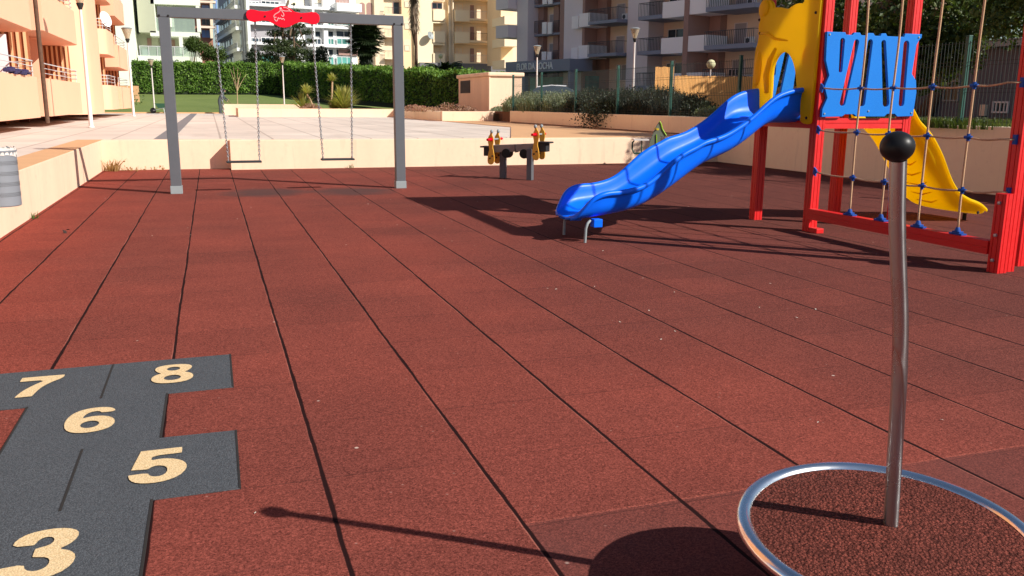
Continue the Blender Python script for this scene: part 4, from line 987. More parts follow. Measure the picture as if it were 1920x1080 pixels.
# ------------------------------------------------------------------ buildings
class Fr:
    """a vertical facade plane through two ground points; u runs along it, d points out towards the plaza"""
    def __init__(s, p0, p1):
        s.P = Vector((*p0, 0)); s.U = (Vector((*p1, 0))-s.P); s.L = s.U.length; s.U.normalize()
        s.N = Vector((s.U.y, -s.U.x, 0)); 
        if s.N.dot(-s.P) < 0: s.N = -s.N
    def uv(s, px, py):
        d = ray(px, py); o_ = Vector((0, 0, CAMH)); t_ = (s.P-o_).dot(s.N)/d.dot(s.N); q = o_+d*t_; return (q-s.P).dot(s.U), q.z
    def rect(s, x0, y0, x1, y1):
        ym, xm = (y0+y1)/2, (x0+x1)/2
        u0 = s.uv(x0, ym)[0]; u1 = s.uv(x1, ym)[0]; v1 = s.uv(xm, y0)[1]; v0 = s.uv(xm, y1)[1]
        return min(u0, u1), v0, max(u0, u1), v1
    def w(s, u, v, d): return s.P+s.U*u+s.N*d+Z*v
    def bx(s, mb, u0, v0, d0, u1, v1, d1):
        mb.add([s.w(u, v, d) for v in (v0, v1) for d in (d0, d1) for u in (u0, u1)], [(0,2,3,1),(4,5,7,6),(0,1,5,4),(2,6,7,3),(0,4,6,2),(1,3,7,5)])
def fpart(fr, par, name, mat, r, d0, d1, bevel=0):
    b = MB(); fr.bx(b, r[0], r[1], d0, r[2], r[3], d1); return b.build(name, mat, par, bevel=bevel)
def window(fr, par, r, d=0.0, pane=m_glass, fm=None, mull=1, shut=0.0):
    """a frame standing 3 cm proud of the wall, its pane and an optional roller shutter"""
    fm = fm or m_white; u0, v0, u1, v1 = r; t_ = .045; b = MB()
    fr.bx(b, u0, v0, d+.003, u0+t_, v1, d+.05); fr.bx(b, u1-t_, v0, d+.003, u1, v1, d+.05); fr.bx(b, u0+t_, v0, d+.003, u1-t_, v0+t_, d+.05); fr.bx(b, u0+t_, v1-t_, d+.003, u1-t_, v1, d+.05)
    for k in range(1, mull+1):
        um = u0+(u1-u0)*k/(mull+1); fr.bx(b, um-.02, v0+t_, d+.003, um+.02, v1-t_, d+.045)
    f_ = b.build('window', fm, par)
    fpart(fr, f_, 'pane', pane, (u0+t_, v0+t_, u1-t_, v1-t_), d+.004, d+.022)
    if shut: fpart(fr, f_, 'shutter', m_cshut if shut > 1 else m_shutter, (u0+t_, v0+t_+(v1-v0)*(1-min(shut, 1)), u1-t_, v1-t_), d+.024, d+.036)
    return f_
def rail(fr, par, u0, u1, v0, v1, d, mat, side=0.0, n=None, name='railing', bars=True):
    b = MB(); fr.bx(b, u0, v1-.035, d-.02, u1, v1, d+.02)
    if bars:
        k = max(2, n or int((u1-u0)/.13)); 
        for i in range(k+1): um = u0+(u1-u0)*i/k; fr.bx(b, um-.011, v0, d-.011, um+.011, v1-.036, d+.011)
    else:
        for q in range(1, 4): z_ = v0+(v1-v0)*q/4; fr.bx(b, u0, z_, d-.01, u1, z_+.02, d+.01)
        for i in range(4): um = u0+(u1-u0)*i/3; fr.bx(b, um-.012, v0, d-.012, um+.012, v1-.036, d+.012)
    if side:
        for um in (u0, u1): fr.bx(b, um-.012, v1-.03, d-side, um+.012, v1-.004, d-.021)
    return b.build(name, mat, par, orient=False)
def acunit(fr, par, u, v, d):
    b = MB(); fr.bx(b, u, v, d, u+.55, v+.42, d+.22); o_ = b.build('air_conditioner', m_white, par, bevel=.01)
    b = MB(); b.lathe(fr.w(u+.2, v+.21, d+.222), [(.0001, .006), (.14, .006), (.15, 0)], 14, fr.N); b.build('fan_grille', m_rail, o_)

# --- orange apartments on the left with rounded balconies
fr = Fr((-3.75, 0), (-3.75, 10))     # u = distance along y, d = towards +x
if fr.N.x < 0: fr.N = -fr.N
t = thing('apartment_building', 'orange apartment building with rounded balconies and slatted screens at the left', 'building', (-6, 32, .5))
REC = 1.15
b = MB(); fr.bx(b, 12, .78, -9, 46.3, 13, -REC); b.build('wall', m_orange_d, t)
b = MB(); fr.bx(b, 12.0, .40, -9, 46.2, .775, -REC-.6)
for u in (18.5, 21.6, 24.0, 27.0, 30.2, 36.0): fr.bx(b, u, .40, -REC-.59, u+.35, .775, -REC-.35)
b.build('plinth', m_slat, t)
def rounded(u0, u1, d0, d1, r, n=6, left=True, right=True):
    pts = [(u0, d0)]
    if left: pts += [(u0+r-r*math.cos(PI/2*k/n), d1-r+r*math.sin(PI/2*k/n)) for k in range(n+1)]
    else: pts.append((u0, d1))
    if right: ru = r*1.25; pts += [(u1-ru+ru*math.sin(PI/2*k/n), d1-r+r*math.cos(PI/2*k/n)) for k in range(n+1)]
    else: pts.append((u1, d1))
    pts.append((u1, d0)); return pts
def curved(fr, mb, pts, v0, v1):
    n = len(pts); vs = [fr.w(p[0], v0, p[1]) for p in pts]+[fr.w(p[0], v1, p[1]) for p in pts]
    mb.add(vs, [tuple(range(n)), tuple(range(n, 2*n))]+[(i, (i+1) % n, n+(i+1) % n, n+i) for i in range(n)])
zf0, dz = .76, 2.06        # underside of the lowest balcony band and storey height
def balcony(u0, u1, zb, hb, dout, r, railing=True, left=False, right=True, screen=True):
    b = MB(); curved(fr, b, rounded(u0, u1, -REC, dout, r, 7, left, right), zb, zb+.10)
    ins = .10; out_ = rounded(u0, u1, -REC, dout, r, 7, left, right); inn = rounded(u0+ins, u1-ins, -REC+.002, dout-ins, max(.05, r-ins), 7, left, right)
    n = len(out_); vs = [fr.w(p[0], z_, p[1]) for z_ in (zb+.10, zb+hb) for p in out_]+[fr.w(p[0], z_, p[1]) for z_ in (zb+.10, zb+hb) for p in inn]
    fs = []
    for i in range(n-1): fs += [(i, i+1, n+i+1, n+i), (2*n+i, 3*n+i, 3*n+i+1, 2*n+i+1), (n+i, n+i+1, 3*n+i+1, 3*n+i)]
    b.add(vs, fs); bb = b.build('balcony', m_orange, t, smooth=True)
    if railing:
        b = MB(); pth = [Vector(fr.w(p[0], 0, p[1])) for p in out_[1:-1]]
        for h_ in (.12, .24, .36): b.tube([p+Z*(zb+hb+h_)-fr.N*.06 for p in pth], .014 if h_ > .3 else .009, 6)
        for p in pth[::max(1, len(pth)//3)]: b.tube([p+Z*(zb+hb)-fr.N*.06, p+Z*(zb+hb+.36)-fr.N*.06], .012, 6)
        b.build('balcony_rail', m_lrail, bb)
    return bb
def slat_screen(u, z0, z1, d0, d1):
    b = MB(); k = int((d1-d0)/.13)
    fr.bx(b, u+.05, z0, d0, u+.08, z1, d1)
    s_ = b.build('end_wall', m_slat, t); b = MB()
    for i in range(k):
        q = d0+(d1-d0)*(i+.25)/k; fr.bx(b, u, z0+.01, q, u+.045, z1-.01, q+.06)
    b.build('slats', m_slat_pale, s_)
# column A (nearest), B, then C and D beyond the round pier
uA0, uA1, uB0, uB1 = 13.0, 23.9, 24.5, 31.2
for k in range(4):
    zb = zf0+dz*k
    balcony(uA0, uA1, zb+(0 if k == 0 else -.10), .92+(0 if k == 0 else .10), 0, .75); balcony(uB0, uB1, zb, .92 if k == 0 else .98, -.0 if k == 0 else .02, .8)
    slat_screen(uA1+.12, zb+.1, zb+dz+.1, -REC, -.25); slat_screen(uB1-.05, zb+.1, zb+dz, -REC, -.35)
    for (u0, u1, mt) in ((17.4, 18.6, 0), (25.2, 26.2, 0)): window(fr, t, (u0, zb+.2, u1, zb+1.7), -REC, mull=1)
    fpart(fr, t, 'partition', m_orange, (19.3, zb+.1, 19.75, zb+dz-.05), -REC+.001, -.55); fpart(fr, t, 'partition', m_orange, (27.0, zb+.1, 27.3, zb+dz-.05), -REC+.001, -.5)
acunit(fr, t, 20.6, 2.35, -REC+.02)
b = MB(); b.tube([fr.w(24.2, .6, -.05), fr.w(24.2, 9, -.05)], .05, 10); b.build('drain_pipe', m_palmbark, t, smooth=True)
b = MB(); curved(fr, b, rounded(31.35, 36.6, -2.2, .12, 1.2, 9, True, True), .70, 13); b.build('round_pier', m_orange, t, smooth=True)
for k in range(5):
    zb = zf0+.05+dz*k
    balcony(36.75, 40.4, zb, .92, .22, .6, True, True, True); balcony(40.6, 46.2, zb-(.0 if k == 0 else .35), .92, .25, .8, True, False, True)
    slat_screen(39.9, zb+.1, zb+dz, -REC, -.2); slat_screen(45.6, zb+.0, zb+dz-.3, -REC, -.2)
t2 = thing('satellite_dish', 'white satellite dish on the balcony beyond the round pier', 'satellite dish', tuple(fr.w(38.4, 3.85, .05)))
b = MB(); b.lathe(fr.w(38.4, 4.25, .1), [(.0001, -.05), (.14, -.035), (.30, .03), (.29, .035), (.0001, -.04)], 24, Vector((.8, -.55, .25))); b.build('dish', m_white, t2, smooth=True)
b = MB(); b.tube([fr.w(38.4, 3.7, .1), fr.w(38.4, 4.25, .06)], .02, 6); b.build('mast', m_galv, t2)
b = MB()
for i in range(9): b.obox(fr.w(20.1+i*.24, 1.74+.03*math.sin(i*2), -.02), fr.U*.13, fr.N*.07, Z*(.035+.012*math.sin(i*1.3)))
tag(b.build('clothing', simple('navy_cloth', (.03, .02, .08), .9, .3, 9), bevel=.02), 'dark blue clothes drying on the lowest orange balcony', 'laundry')
b = MB(); 
for i in range(12): b.obox(fr.w(16.2+i*.5, 3.78+.04*math.sin(i*2.3), -.02), fr.U*.24, fr.N*.05, Z*(.09+.04*math.sin(i*1.7)))
tag(b.build('clothing', simple('violet_cloth', (.08, .05, .22), .9, .6, 5), bevel=.02), 'violet and white clothes drying on the second orange balcony', 'laundry')
b = MB(); fr.bx(b, 21.2, 1.70, -.75, 21.25, 2.5, -.2); tag(b.build('folded_table', m_lilac), 'pale folded panel leaning inside the lowest orange balcony', 'panel')

def body(fr, par, px0, px1, zt, depth, mat, z0=.3, d=0.0, name='wall'):
    u0, u1 = fr.uv(px0, 150)[0], fr.uv(px1, 150)[0]; return fpart(fr, par, name, mat, (min(u0, u1), z0, max(u0, u1), zt), d-depth, d)
# --- pale green and white apartments behind the hedge
Y2 = 80; fr = Fr((ra(210)*Y2, Y2), (ra(380)*Y2, Y2))
t = thing('apartment_building', 'pale mint apartment block with white framed balconies behind the hedge', 'building', (ra(300)*Y2, Y2, 1.8))
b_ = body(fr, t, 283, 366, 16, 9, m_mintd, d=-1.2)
u0, u1 = fr.uv(206, 100)[0], fr.uv(258, 100)[0]; b = MB(); fr.bx(b, u0, .5, -6, u1, 16, 2.0); b.build('blank_wall', m_mint, t)
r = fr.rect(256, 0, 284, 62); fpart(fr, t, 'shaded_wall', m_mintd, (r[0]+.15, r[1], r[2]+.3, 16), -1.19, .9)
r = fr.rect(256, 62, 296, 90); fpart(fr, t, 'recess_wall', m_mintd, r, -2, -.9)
for (x0, y0, x1, y1) in ((283, 61, 375, 70), (283, -4, 375, 11), (283, -75, 375, -60)):
    r = fr.rect(x0, y0, x1, y1); fpart(fr, t, 'floor_slab', m_mint, (r[0], r[1], r[2], r[3]), -1.19, .9)
for (x0, x1) in ((281, 290), (366, 373), (313, 323)):
    r = fr.rect(x0, -70, x1, 62); z1 = r[3]; fpart(fr, t, 'frame_wall', m_mint, (r[0], fr.uv(x0, 61)[1], r[2], z1), -1.19 if x0 != 281 else -.6, .88 if x0 != 313 else .0)
for y0, y1 in ((14, 58), (-52, -8)):
    for x0, x1 in ((293, 311), (326, 344), (347, 363)): window(fr, t, fr.rect(x0, y0+6, x1, y1+3), -1.2, m_glass, m_mintd, 1)
    for x0, x1 in ((291, 313), (323, 366)):
        r = fr.rect(x0, y0+22, x1, y1+3); fpart(fr, t, 'glass_balustrade', m_clear, (r[0], r[1], r[2], r[3]), .72, .76)
        b = MB(); fr.bx(b, r[0], r[3], .71, r[2], r[3]+.04, .77); b.build('handrail', m_lrail, t)
r = fr.rect(262, 107, 379, 117); fpart(fr, t, 'balcony_slab', m_mint, r, -1.5, 1.6)
r = fr.rect(262, 90, 378, 107); fpart(fr, t, 'glass_balustrade', m_clear, (r[0]+.1, r[1], r[2]-.1, r[3]), 1.45, 1.49)
b = MB(); fr.bx(b, r[0]+.1, r[3], 1.44, r[2]-.1, r[3]+.05, 1.5)
for i in range(8): u = r[0]+.1+(r[2]-r[0]-.24)*i/7; fr.bx(b, u, r[1], 1.495, u+.04, r[3]-.001, 1.53)
b.build('handrail', m_lrail, t)
for x0, x1, y0, y1 in ((275, 283, 70, 93), (318, 328, 73, 107)): window(fr, t, fr.rect(x0, y0, x1, y1), -.9 if x0 == 275 else -1.19, m_brown, m_brown, 0)
r = fr.rect(337, 70, 344, 107); fpart(fr, t, 'column', m_mint, r, .5, .9)
r = fr.rect(264, 117, 300, 128); fpart(fr, t, 'ground_wall', m_brick, (r[0], .5, r[2], r[3]), -1, 0)
# --- brick tower under repair, far behind
Y3 = 135; fr = Fr((ra(366)*Y3, Y3), (ra(412)*Y3, Y3))
t = thing('apartment_building', 'narrow pink-brown tower with open balconies far behind the mint block', 'building', (ra(388)*Y3, Y3, 1.5))
body(fr, t, 368, 404, 26, 8, m_brick)
for k in range(6):
    y = 3-23.5*(k-2) ; r = fr.rect(371, y, 400, y+4); fpart(fr, t, 'floor_slab', m_beige, (r[0], r[1], r[2]+.3, r[3]), 0.002, 1.4)
    window(fr, t, fr.rect(378, y+6, 394, y+21), 0, m_glass if k % 2 else m_bluew, m_brown, 1)
    r = fr.rect(394, y+4, 399, y+23); fpart(fr, t, 'pier', m_cbd, r, .003, 1.35)
r = fr.rect(404, -60, 407, 85); fpart(fr, t, 'blue_net', m_bluew, r, -3, .4)
# --- white modern apartments
fr = Fr((ra(461)*84, 84), (ra(672)*86, 86))
t = thing('apartment_building', 'white modern apartment building with long window bands behind the cedar', 'building', (ra(560)*85, 85, 1.5))
body(fr, t, 461, 671, 15, 4.5, m_white, d=0)
def wrow(fr, t, ys, cols, pane, fm, rl=True, d=.02):
    for (y0, y1) in ys:
        for (x0, x1, mu) in cols:
            r = fr.rect(x0, y0, x1, y1); window(fr, t, r, d, pane, fm, mu)
for (y0, ym, y1) in ((-15, 2, 12), (22, 36, 46), (55, 70, 82), (89, 104, 121)):
    for (x0, x1, mu, pn, sh) in ((464, 484, 1, m_glass, 0), (488, 530, 3, m_glass, 0), (533, 556, 1, m_glass, 0)):
        if y0 == -15 and x0 == 533: continue
        window(fr, t, fr.rect(x0, y0, x1, ym-.5), .004, pn if y0 < 80 else m_gglass, m_white, mu)
        window(fr, t, fr.rect(x0, ym+1, x1, y1), .30, pn if y0 < 80 else m_gglass, m_white, mu+1)
    for (x0, x1, mu) in ((586, 601, 0), (613, 625, 0), (630, 659, 1)):
        if y0 == -15: continue
        window(fr, t, fr.rect(x0, y0+3, x1, ym), .004, m_glass, m_white, mu); window(fr, t, fr.rect(x0, ym+2.5, x1, y1+2), .18, m_gglass if x0 != 586 else m_glass, m_white, mu+1)
    r = fr.rect(461, y1+.3, 671, y1+5.5); fpart(fr, t, 'floor_band', m_white, r, .003, .75)
for x0, x1 in ((459, 464.5), (603, 611), (581, 585)): r = fr.rect(x0, -60, x1, 122); fpart(fr, t, 'pilaster', m_white, r, .004, .77 if x0 < 600 else .5)
window(fr, t, fr.rect(541, -10, 571, 16), .01, m_cshut, m_ltgrey, 0); window(fr, t, fr.rect(584, -8, 612, 7), .01, m_cshut, m_ltgrey, 0)
window(fr, t, fr.rect(628, -14, 655, 8), .01, m_brown, m_ltgrey, 0)
r = fr.rect(622, 9, 668, 24); fpart(fr, t, 'balcony', m_white, r, .01, 1.5); r = fr.rect(628, 9, 654, 19); rail(fr, t, r[0], r[2], r[3], r[3]+.7, 1.4, m_lrail)
r = fr.rect(634, 93, 670, 104); fpart(fr, t, 'ground_wall', m_brown, r, .02, .2)
fr2 = Fr((ra(420)*103, 103), (ra(461)*84, 84))
b = MB(); fr2.bx(b, 0, .5, -4, fr2.L-.02, 15, -.02); b.build('side_wall', m_shutter, t)
for k in range(5):
    za = 1.9+k*1.83; 
    fpart(fr2, t, 'floor_band', m_white, (0, za, fr2.L-.05, za+.30), -.019, .5)
    for q in range(4): u = fr2.L*(q+.08)/4; window(fr2, t, (u, za+.32, u+fr2.L*.21, za+1.75), -.018, m_glass, m_lrail, 1)
    rail(fr2, t, .2, fr2.L-.2, za+.31, za+.8, .44, m_lrail)
# --- cream apartments in the middle
Y5 = 91; fr = Fr((ra(668)*Y5, Y5), (ra(972)*Y5, Y5))
t = thing('apartment_building', 'cream apartment building with arched balcony openings behind the tall palm', 'building', (ra(830)*Y5, Y5, 1.5))
body(fr, t, 668, 975, 15, 6, m_cbd, d=-.9)
P5 = 41.0
def strip(x0, x1, d0, d1, mat, name, y0=-90, y1=150): r = fr.rect(x0, y0, x1, y1); return fpart(fr, t, name, mat, r, d0, d1)
strip(776, 812, -.89, 0, m_cb, 'pier_wall'); strip(921, 946, -.89, 0, m_cb, 'pier_wall'); strip(754, 775.5, -.89, -.25, m_cbo, 'arched_wall'); strip(704, 722, -.89, -.6, m_cbd, 'pier_wall'); strip(668, 674, -.89, -.8, m_cbd, 'pier_wall')
strip(843, 851, -.89, -.5, m_cbd, 'pier_wall'); 
def arch(u0, u1, v0, v1, n=10):
    r_ = (u1-u0)/2; hh = min(r_*.8, (v1-v0)*.4); return [(u0, v0)]+[(u0+r_-r_*math.cos(PI*k/n), v1-hh+hh*math.sin(PI*k/n)) for k in range(n+1)]+[(u1, v0)]
def archpart(fr, par, r, d0, d1, mat, name, par2=None):
    pts = arch(*[r[0], r[2], r[1], r[3]]); n = len(pts); b = MB()
    b.add([fr.w(p[0], p[1], d0) for p in pts]+[fr.w(p[0], p[1], d1) for p in pts], [tuple(range(n)), tuple(range(n, 2*n))]+[(i, (i+1) % n, n+(i+1) % n, n+i) for i in range(n)]); return b.build(name, mat, par)
for k in range(-2, 3):
    o_ = P5*k
    # arched niche in the warm strip
    if k < 2: archpart(fr, t, fr.rect(758, 32+o_, 771, 55+o_), -.249, -.235, m_cbd, 'arched_niche'); window(fr, t, fr.rect(760, 43+o_, 769, 54+o_), -.236, m_cshut, m_cbd, 0)
    # curved loggia beside the blank wall
    r = fr.rect(812, 59+o_, 834, 80+o_)
    if k < 2: fpart(fr, t, 'balcony', m_cb, r, -.89, .12)
    r = fr.rect(812, 40+o_, 834, 43.5+o_); fpart(fr, t, 'lintel', m_cb, r, -.89, -.02)
    if k < 2: window(fr, t, fr.rect(817, 46+o_, 829, 60+o_), -.899, m_cshut, m_cbo, 0)
    # middle balconies
    if k < 2:
        r = fr.rect(853, 60+o_, 880, 81+o_); fpart(fr, t, 'balcony', m_cb, r, -.89, .1)
        r = fr.rect(880, 76+o_, 921, 80+o_); fpart(fr, t, 'balcony_slab', m_cb, r, -.89, .1)
        r = fr.rect(882, 62+o_, 920, 76+o_); rail(fr, t, r[0], r[2], r[1], r[3], .05, m_lrail if k else m_rail)
        window(fr, t, fr.rect(857, 46+o_, 872, 60+o_), -.899, m_cshut, m_cbo, 1); window(fr, t, fr.rect(886, 49+o_, 893, 76+o_), -.899, m_brown, m_brown, 0); window(fr, t, fr.rect(898, 49+o_, 917, 76+o_), -.899, m_cshut, m_cbo, 1)
    r = fr.rect(853, 39+o_, 921, 42+o_); fpart(fr, t, 'lintel', m_cbo, r, -.89, -.1)
    # left wing
    r = fr.rect(722, 26+o_, 754, 29+o_); fpart(fr, t, 'balcony_slab', m_cbd, (r[0], r[1], r[2], r[3]), -.89, -.1); r = fr.rect(722, 13+o_, 753, 26+o_); rail(fr, t, r[0], r[2], r[1], r[3], -.2, m_rail)
    window(fr, t, fr.rect(740, 2+o_, 752, 26+o_), -.899, m_glass, m_brown, 0); archpart(fr, t, fr.rect(676, 3+o_, 687, 26+o_), -.898, -.88, m_brown, 'arched_niche'); archpart(fr, t, fr.rect(690, 3+o_, 701, 26+o_), -.898, -.88, m_brown, 'arched_niche')
window(fr, t, fr.rect(810, 5, 829, 17), .0, m_glass, m_brown, 1)
b = MB(); u = fr.uv(851, 80)[0]; b.tube([fr.w(u, 2, -.3), fr.w(u, 18, -.3)], .1, 8); b.build('drain_pipe', m_cbd, t)
r = fr.rect(786, 119, 946, 150); fpart(fr, t, 'ground_wall', m_stain, (r[0], .9, r[2], r[3]), -.5, .35)
def dish(fr, px, py, r_, lab, mat):
    u, v = fr.uv(px, py); q = fr.w(u, v, .5); tt = thing('satellite_dish', lab, 'satellite dish', tuple(q))
    b = MB(); b.lathe(q, [(.0001, -.12), (r_*.5, -.08), (r_, .02), (r_-.02, .04), (.0001, -.10)], 20, Vector((.5, -.8, .3))); b.build('dish', mat, tt, smooth=True)
    b = MB(); b.tube([fr.w(u+.2, v-.3, .0), q], .04, 6); b.build('mast', m_galv, tt)
dish(fr, 805, 67, .42, 'grey satellite dish on the blank cream wall right of the tall palm', m_ltgrey)
# side wing seen between cream and lilac buildings
fr = Fr((ra(944)*84, 84), (ra(975)*84, 84)); 
for k in range(3):
    r = fr.rect(946, 30+41*k, 972, 46+41*k); b = MB(); fr.bx(b, r[0], r[1], -4, r[2], r[3], 0); b.build('side_balcony', m_cb, t)
b = MB(); r = fr.rect(948, -60, 971, 120); fr.bx(b, r[0], r[1], -6, r[2], r[3], -1.5); b.build('side_wing', m_cbo, t)

# --- grey-lilac apartments in shade, with the lettered canopy
fr = Fr((ra(968)*68.5, 68.5), (29.9, 44.7)); 
_far = Vector((ra(970)*66.5, 66.5)); _near = Vector((ra(1400)*44.7, 44.7)); fr = Fr(tuple(_far), tuple(_near))
t = thing('apartment_building', 'long shaded grey-lilac apartment building with dark railings and white balcony fronts', 'building', tuple(_far)+(.9,))
u_end = fr.uv(1600, 100)[0]
b = MB(); fr.bx(b, fr.uv(971, 80)[0], .5, -10, u_end, 16, -1.3); b.build('wall', m_beige, t)
def sx(x0, x1, d0, d1, mat, name, y0=-120, y1=None, z0=.6, z1=16):
    u0, u1 = fr.uv(x0, 80)[0], fr.uv(x1, 80)[0]; return fpart(fr, t, name, mat, (u0, z0, u1, z1), d0, d1)
sx(971, 991, -1.299, .1, m_lilac, 'pier_wall'); sx(991.5, 1001, -1.299, -.9, m_brown, 'brown_pier'); sx(1019.5, 1029, -1.299, -.9, m_brown, 'brown_pier'); sx(1047, 1058.5, -1.299, -.1, m_brown, 'brown_pier')
sx(1059, 1095, -1.299, .1, m_lilac, 'pier_wall'); sx(1096, 1100.5, -1.299, .25, m_brown, 'brown_pier'); sx(1101, 1118, -1.299, -.9, m_brown, 'brown_wall'); sx(1177.5, 1217, -1.299, .1, m_lilac, 'pier_wall')
sx(1304.5, 1313, -1.299, 1.15, m_brown, 'brown_pier'); sx(1313.5, 1334, -1.299, -.7, m_brown, 'brown_wall')
PZ = fr.uv(1018, 42)[1]-fr.uv(1018, 97.5)[1]
def rz(x0, y0, x1, y1, k):
    r = fr.rect(x0, y0, x1, y1); return (r[0], r[1]+PZ*k, r[2], r[3]+PZ*k)
for k in range(-1, 3):
    # three-bay part on the left: y values of the storey whose white fronts span 41..63
    for x0, x1 in ((1009, 1017), (1019.5, 1027)): fpart(fr, t, 'balcony_front', m_lilacw, rz(x0, 41, x1, 63, k), -.45, -.37)
    fpart(fr, t, 'balcony_slab', m_slate, rz(992, 61.5, 1046.5, 65.5, k), -1.298, -.5)
    r = rz(992, 38, 1008.5, 61, k); rail(fr, t, r[0], r[2], r[1], r[3], -.53, m_rail); r = rz(1027.5, 37, 1046.5, 58, k); rail(fr, t, r[0], r[2], r[1], r[3], -.53, m_rail)
    window(fr, t, rz(1006, 24, 1019, 60, k), -1.3, m_shutter, m_lilac, 0); window(fr, t, rz(1037, 19, 1046, 56, k), -1.3, m_shutter, m_lilac, 0)
    # small closed balconies at the far left corner
    if k > -1: fpart(fr, t, 'corner_balcony', m_lilac, rz(947, 49, 970, 72, k), -2.2, .9)
    fpart(fr, t, 'service_shelf', m_lilacw, rz(1082, 31, 1094.5, 54.5, k), .102, .5)
    # balcony with white front then rail, above the canopy
    r1 = rz(1100, 26, 1122.5, 51, k) 
    fpart(fr, t, 'balcony_front', m_lilacw, rz(1101, 26, 1121.5, 51, k), -.88, .75)
    r = rz(1122, 39.5, 1176.5, 45.5, k); fpart(fr, t, 'balcony_slab', m_slate, r, -1.298, .95); r = rz(1122, 17, 1176.5, 39.5, k); rail(fr, t, r[0], r[2], r[1]+.01, r[3], .88, m_rail, side=1.4)
    window(fr, t, rz(1131, 4, 1147, 38, k), -1.3, m_shutter, m_lilac, 0); window(fr, t, rz(1161, 0, 1175, 38, k), -1.3, m_glass, m_white, 1); acunit(fr, t, fr.uv(1158, 40)[0], r[1]+.05, -.6) if k in (0, 1) else None
    # right-hand balconies
    q = k
    r = rz(1218, 96.5, 1262, 103.5, q); fpart(fr, t, 'balcony_slab', m_slate, r, -1.298, 1.15); r = rz(1218, 72, 1262, 96.5, q); rail(fr, t, r[0], r[2], r[1]+.01, r[3], 1.08, m_rail, side=1.4)
    fpart(fr, t, 'balcony_front', m_lilacw, rz(1262.5, 72, 1304, 101.5, q), -1.298, 1.1)
    fpart(fr, t, 'balcony_front', m_lilacw, rz(1313.2, 68, 1348.5, 97, q), -.69, 1.1)
    r = rz(1348.5, 84.5, 1440, 93, q); fpart(fr, t, 'balcony_slab', m_slate, r, -1.298, 1.35); r = rz(1348.5, 58, 1440, 84.5, q); rail(fr, t, r[0], r[2], r[1]+.01, r[3], 1.28, m_rail, side=1.4)
    window(fr, t, rz(1226, 52, 1256, 92, q), -1.3, m_glass, m_white, 1); window(fr, t, rz(1271, 50, 1277, 90, q), -1.3, m_cshut, m_brown, 0); window(fr, t, rz(1292, 46, 1303, 90, q), -1.3, m_shutter, m_lilac, 0)
    window(fr, t, rz(1350, 40, 1374, 82, q), -1.3, m_shutter, m_lilac, 0); window(fr, t, rz(1398, 36, 1414, 82, q), -1.3, m_glass, m_white, 1)
    if k < 2: acunit(fr, t, fr.uv(1392, 80)[0], r[1]+.05, -.4)
for x0, y0, x1, y1, pn in ((1262, 124, 1285, 142, m_glass), (1340, 128, 1366, 142, m_glass), (1392, 104, 1412, 140, m_glass), (1130, 120, 1150, 150, m_shutter), (1195, 112, 1240, 150, m_cshut)): window(fr, t, fr.rect(x0, y0, x1, y1), -1.3, pn, m_lilac, 1)
# canopy with raised letters
zc0, zc1 = fr.uv(1000, 136)[1], fr.uv(1000, 113.5)[1]
cu0, cu1 = fr.uv(956, 125)[0], fr.uv(1060, 125)[0]
# the canopy stands 2.2 in front of the facade
def fwd_uv(px, py, d):
    q0 = fr.P; fr.P = q0+fr.N*d; r_ = fr.uv(px, py); fr.P = q0; return r_
DC = 2.2
ua, _ = fwd_uv(948, 125, DC); ub, _ = fwd_uv(1068, 125, DC); za = fwd_uv(1008, 134.5, DC)[1]; zb = fwd_uv(1008, 113.2, DC)[1]
b = MB(); fr.bx(b, ua, za, .12, ub, zb, DC); can = b.build('canopy', m_slate, t)
for u in (ua+(ub-ua)*.25, ub-.35): fpart(fr, can, 'canopy_post', m_slate, (u, .6, u+.3, za-.004), DC-.5, DC-.15)
fpart(fr, t, 'shop_front', m_gglass, (ua+.3, .9, ub-.4, za-.3), -1.29, .09)
vs, fs = text_mesh('FLOR DA ROCHA', 1.0, .012, .03); xs = [v.x for v in vs]; ys = [v.y for v in vs]
tu0, tz0 = fwd_uv(969, 131.5, DC+.05); tu1, tz1 = fwd_uv(1036, 117.5, DC+.05)
zl = fwd_uv(1002, 130.5, DC+.05)[1]; zh = fwd_uv(1002, 117.6, DC+.05)[1]
b = MB(); b.add([fr.w(tu0+(tu1-tu0)*(v.x-min(xs))/(max(xs)-min(xs)), zl+(zh-zl)*(v.y-min(ys))/(max(ys)-min(ys)), DC+.035+v.z) for v in vs], fs)
b.build('lettering', simple('sign_letters', (.8, .8, .8), .5, .05, 4), can, orient=False)
# --- low grey house seen through the trees at the right
fr = Fr((ra(1600)*24, 24), (ra(1990)*17, 17)); t = thing('house', 'low grey house with white window lattice seen through the fence at the right', 'house', (24, 20, .86))
b = MB(); fr.bx(b, -2, .5, -6, fr.L+3, 2.75, 0); b.build('wall', simple('grey_house_render', srgb(104, 104, 112), .9, .08, .8), t); b = MB(); fr.bx(b, -2.3, 2.76, -6.3, fr.L+3.3, 2.95, .35); b.build('roof', m_ltgrey, t)
r = fr.rect(1862, 190, 1892, 212); window(fr, t, r, 0, m_glass, m_white, 3); r = fr.rect(1842, 196, 1852, 217); fpart(fr, t, 'meter_box', m_cshut, r, .003, .12)
window(fr, t, fr.rect(1770, 150, 1800, 190), 0, m_glass, m_ltgrey, 1); window(fr, t, fr.rect(1660, 150, 1690, 190), 0, m_glass, m_ltgrey, 1)

# ------------------------------------------------------------------ trees among the buildings
def pt(px, Y, py):
    q = on_y(px, py, Y); return q
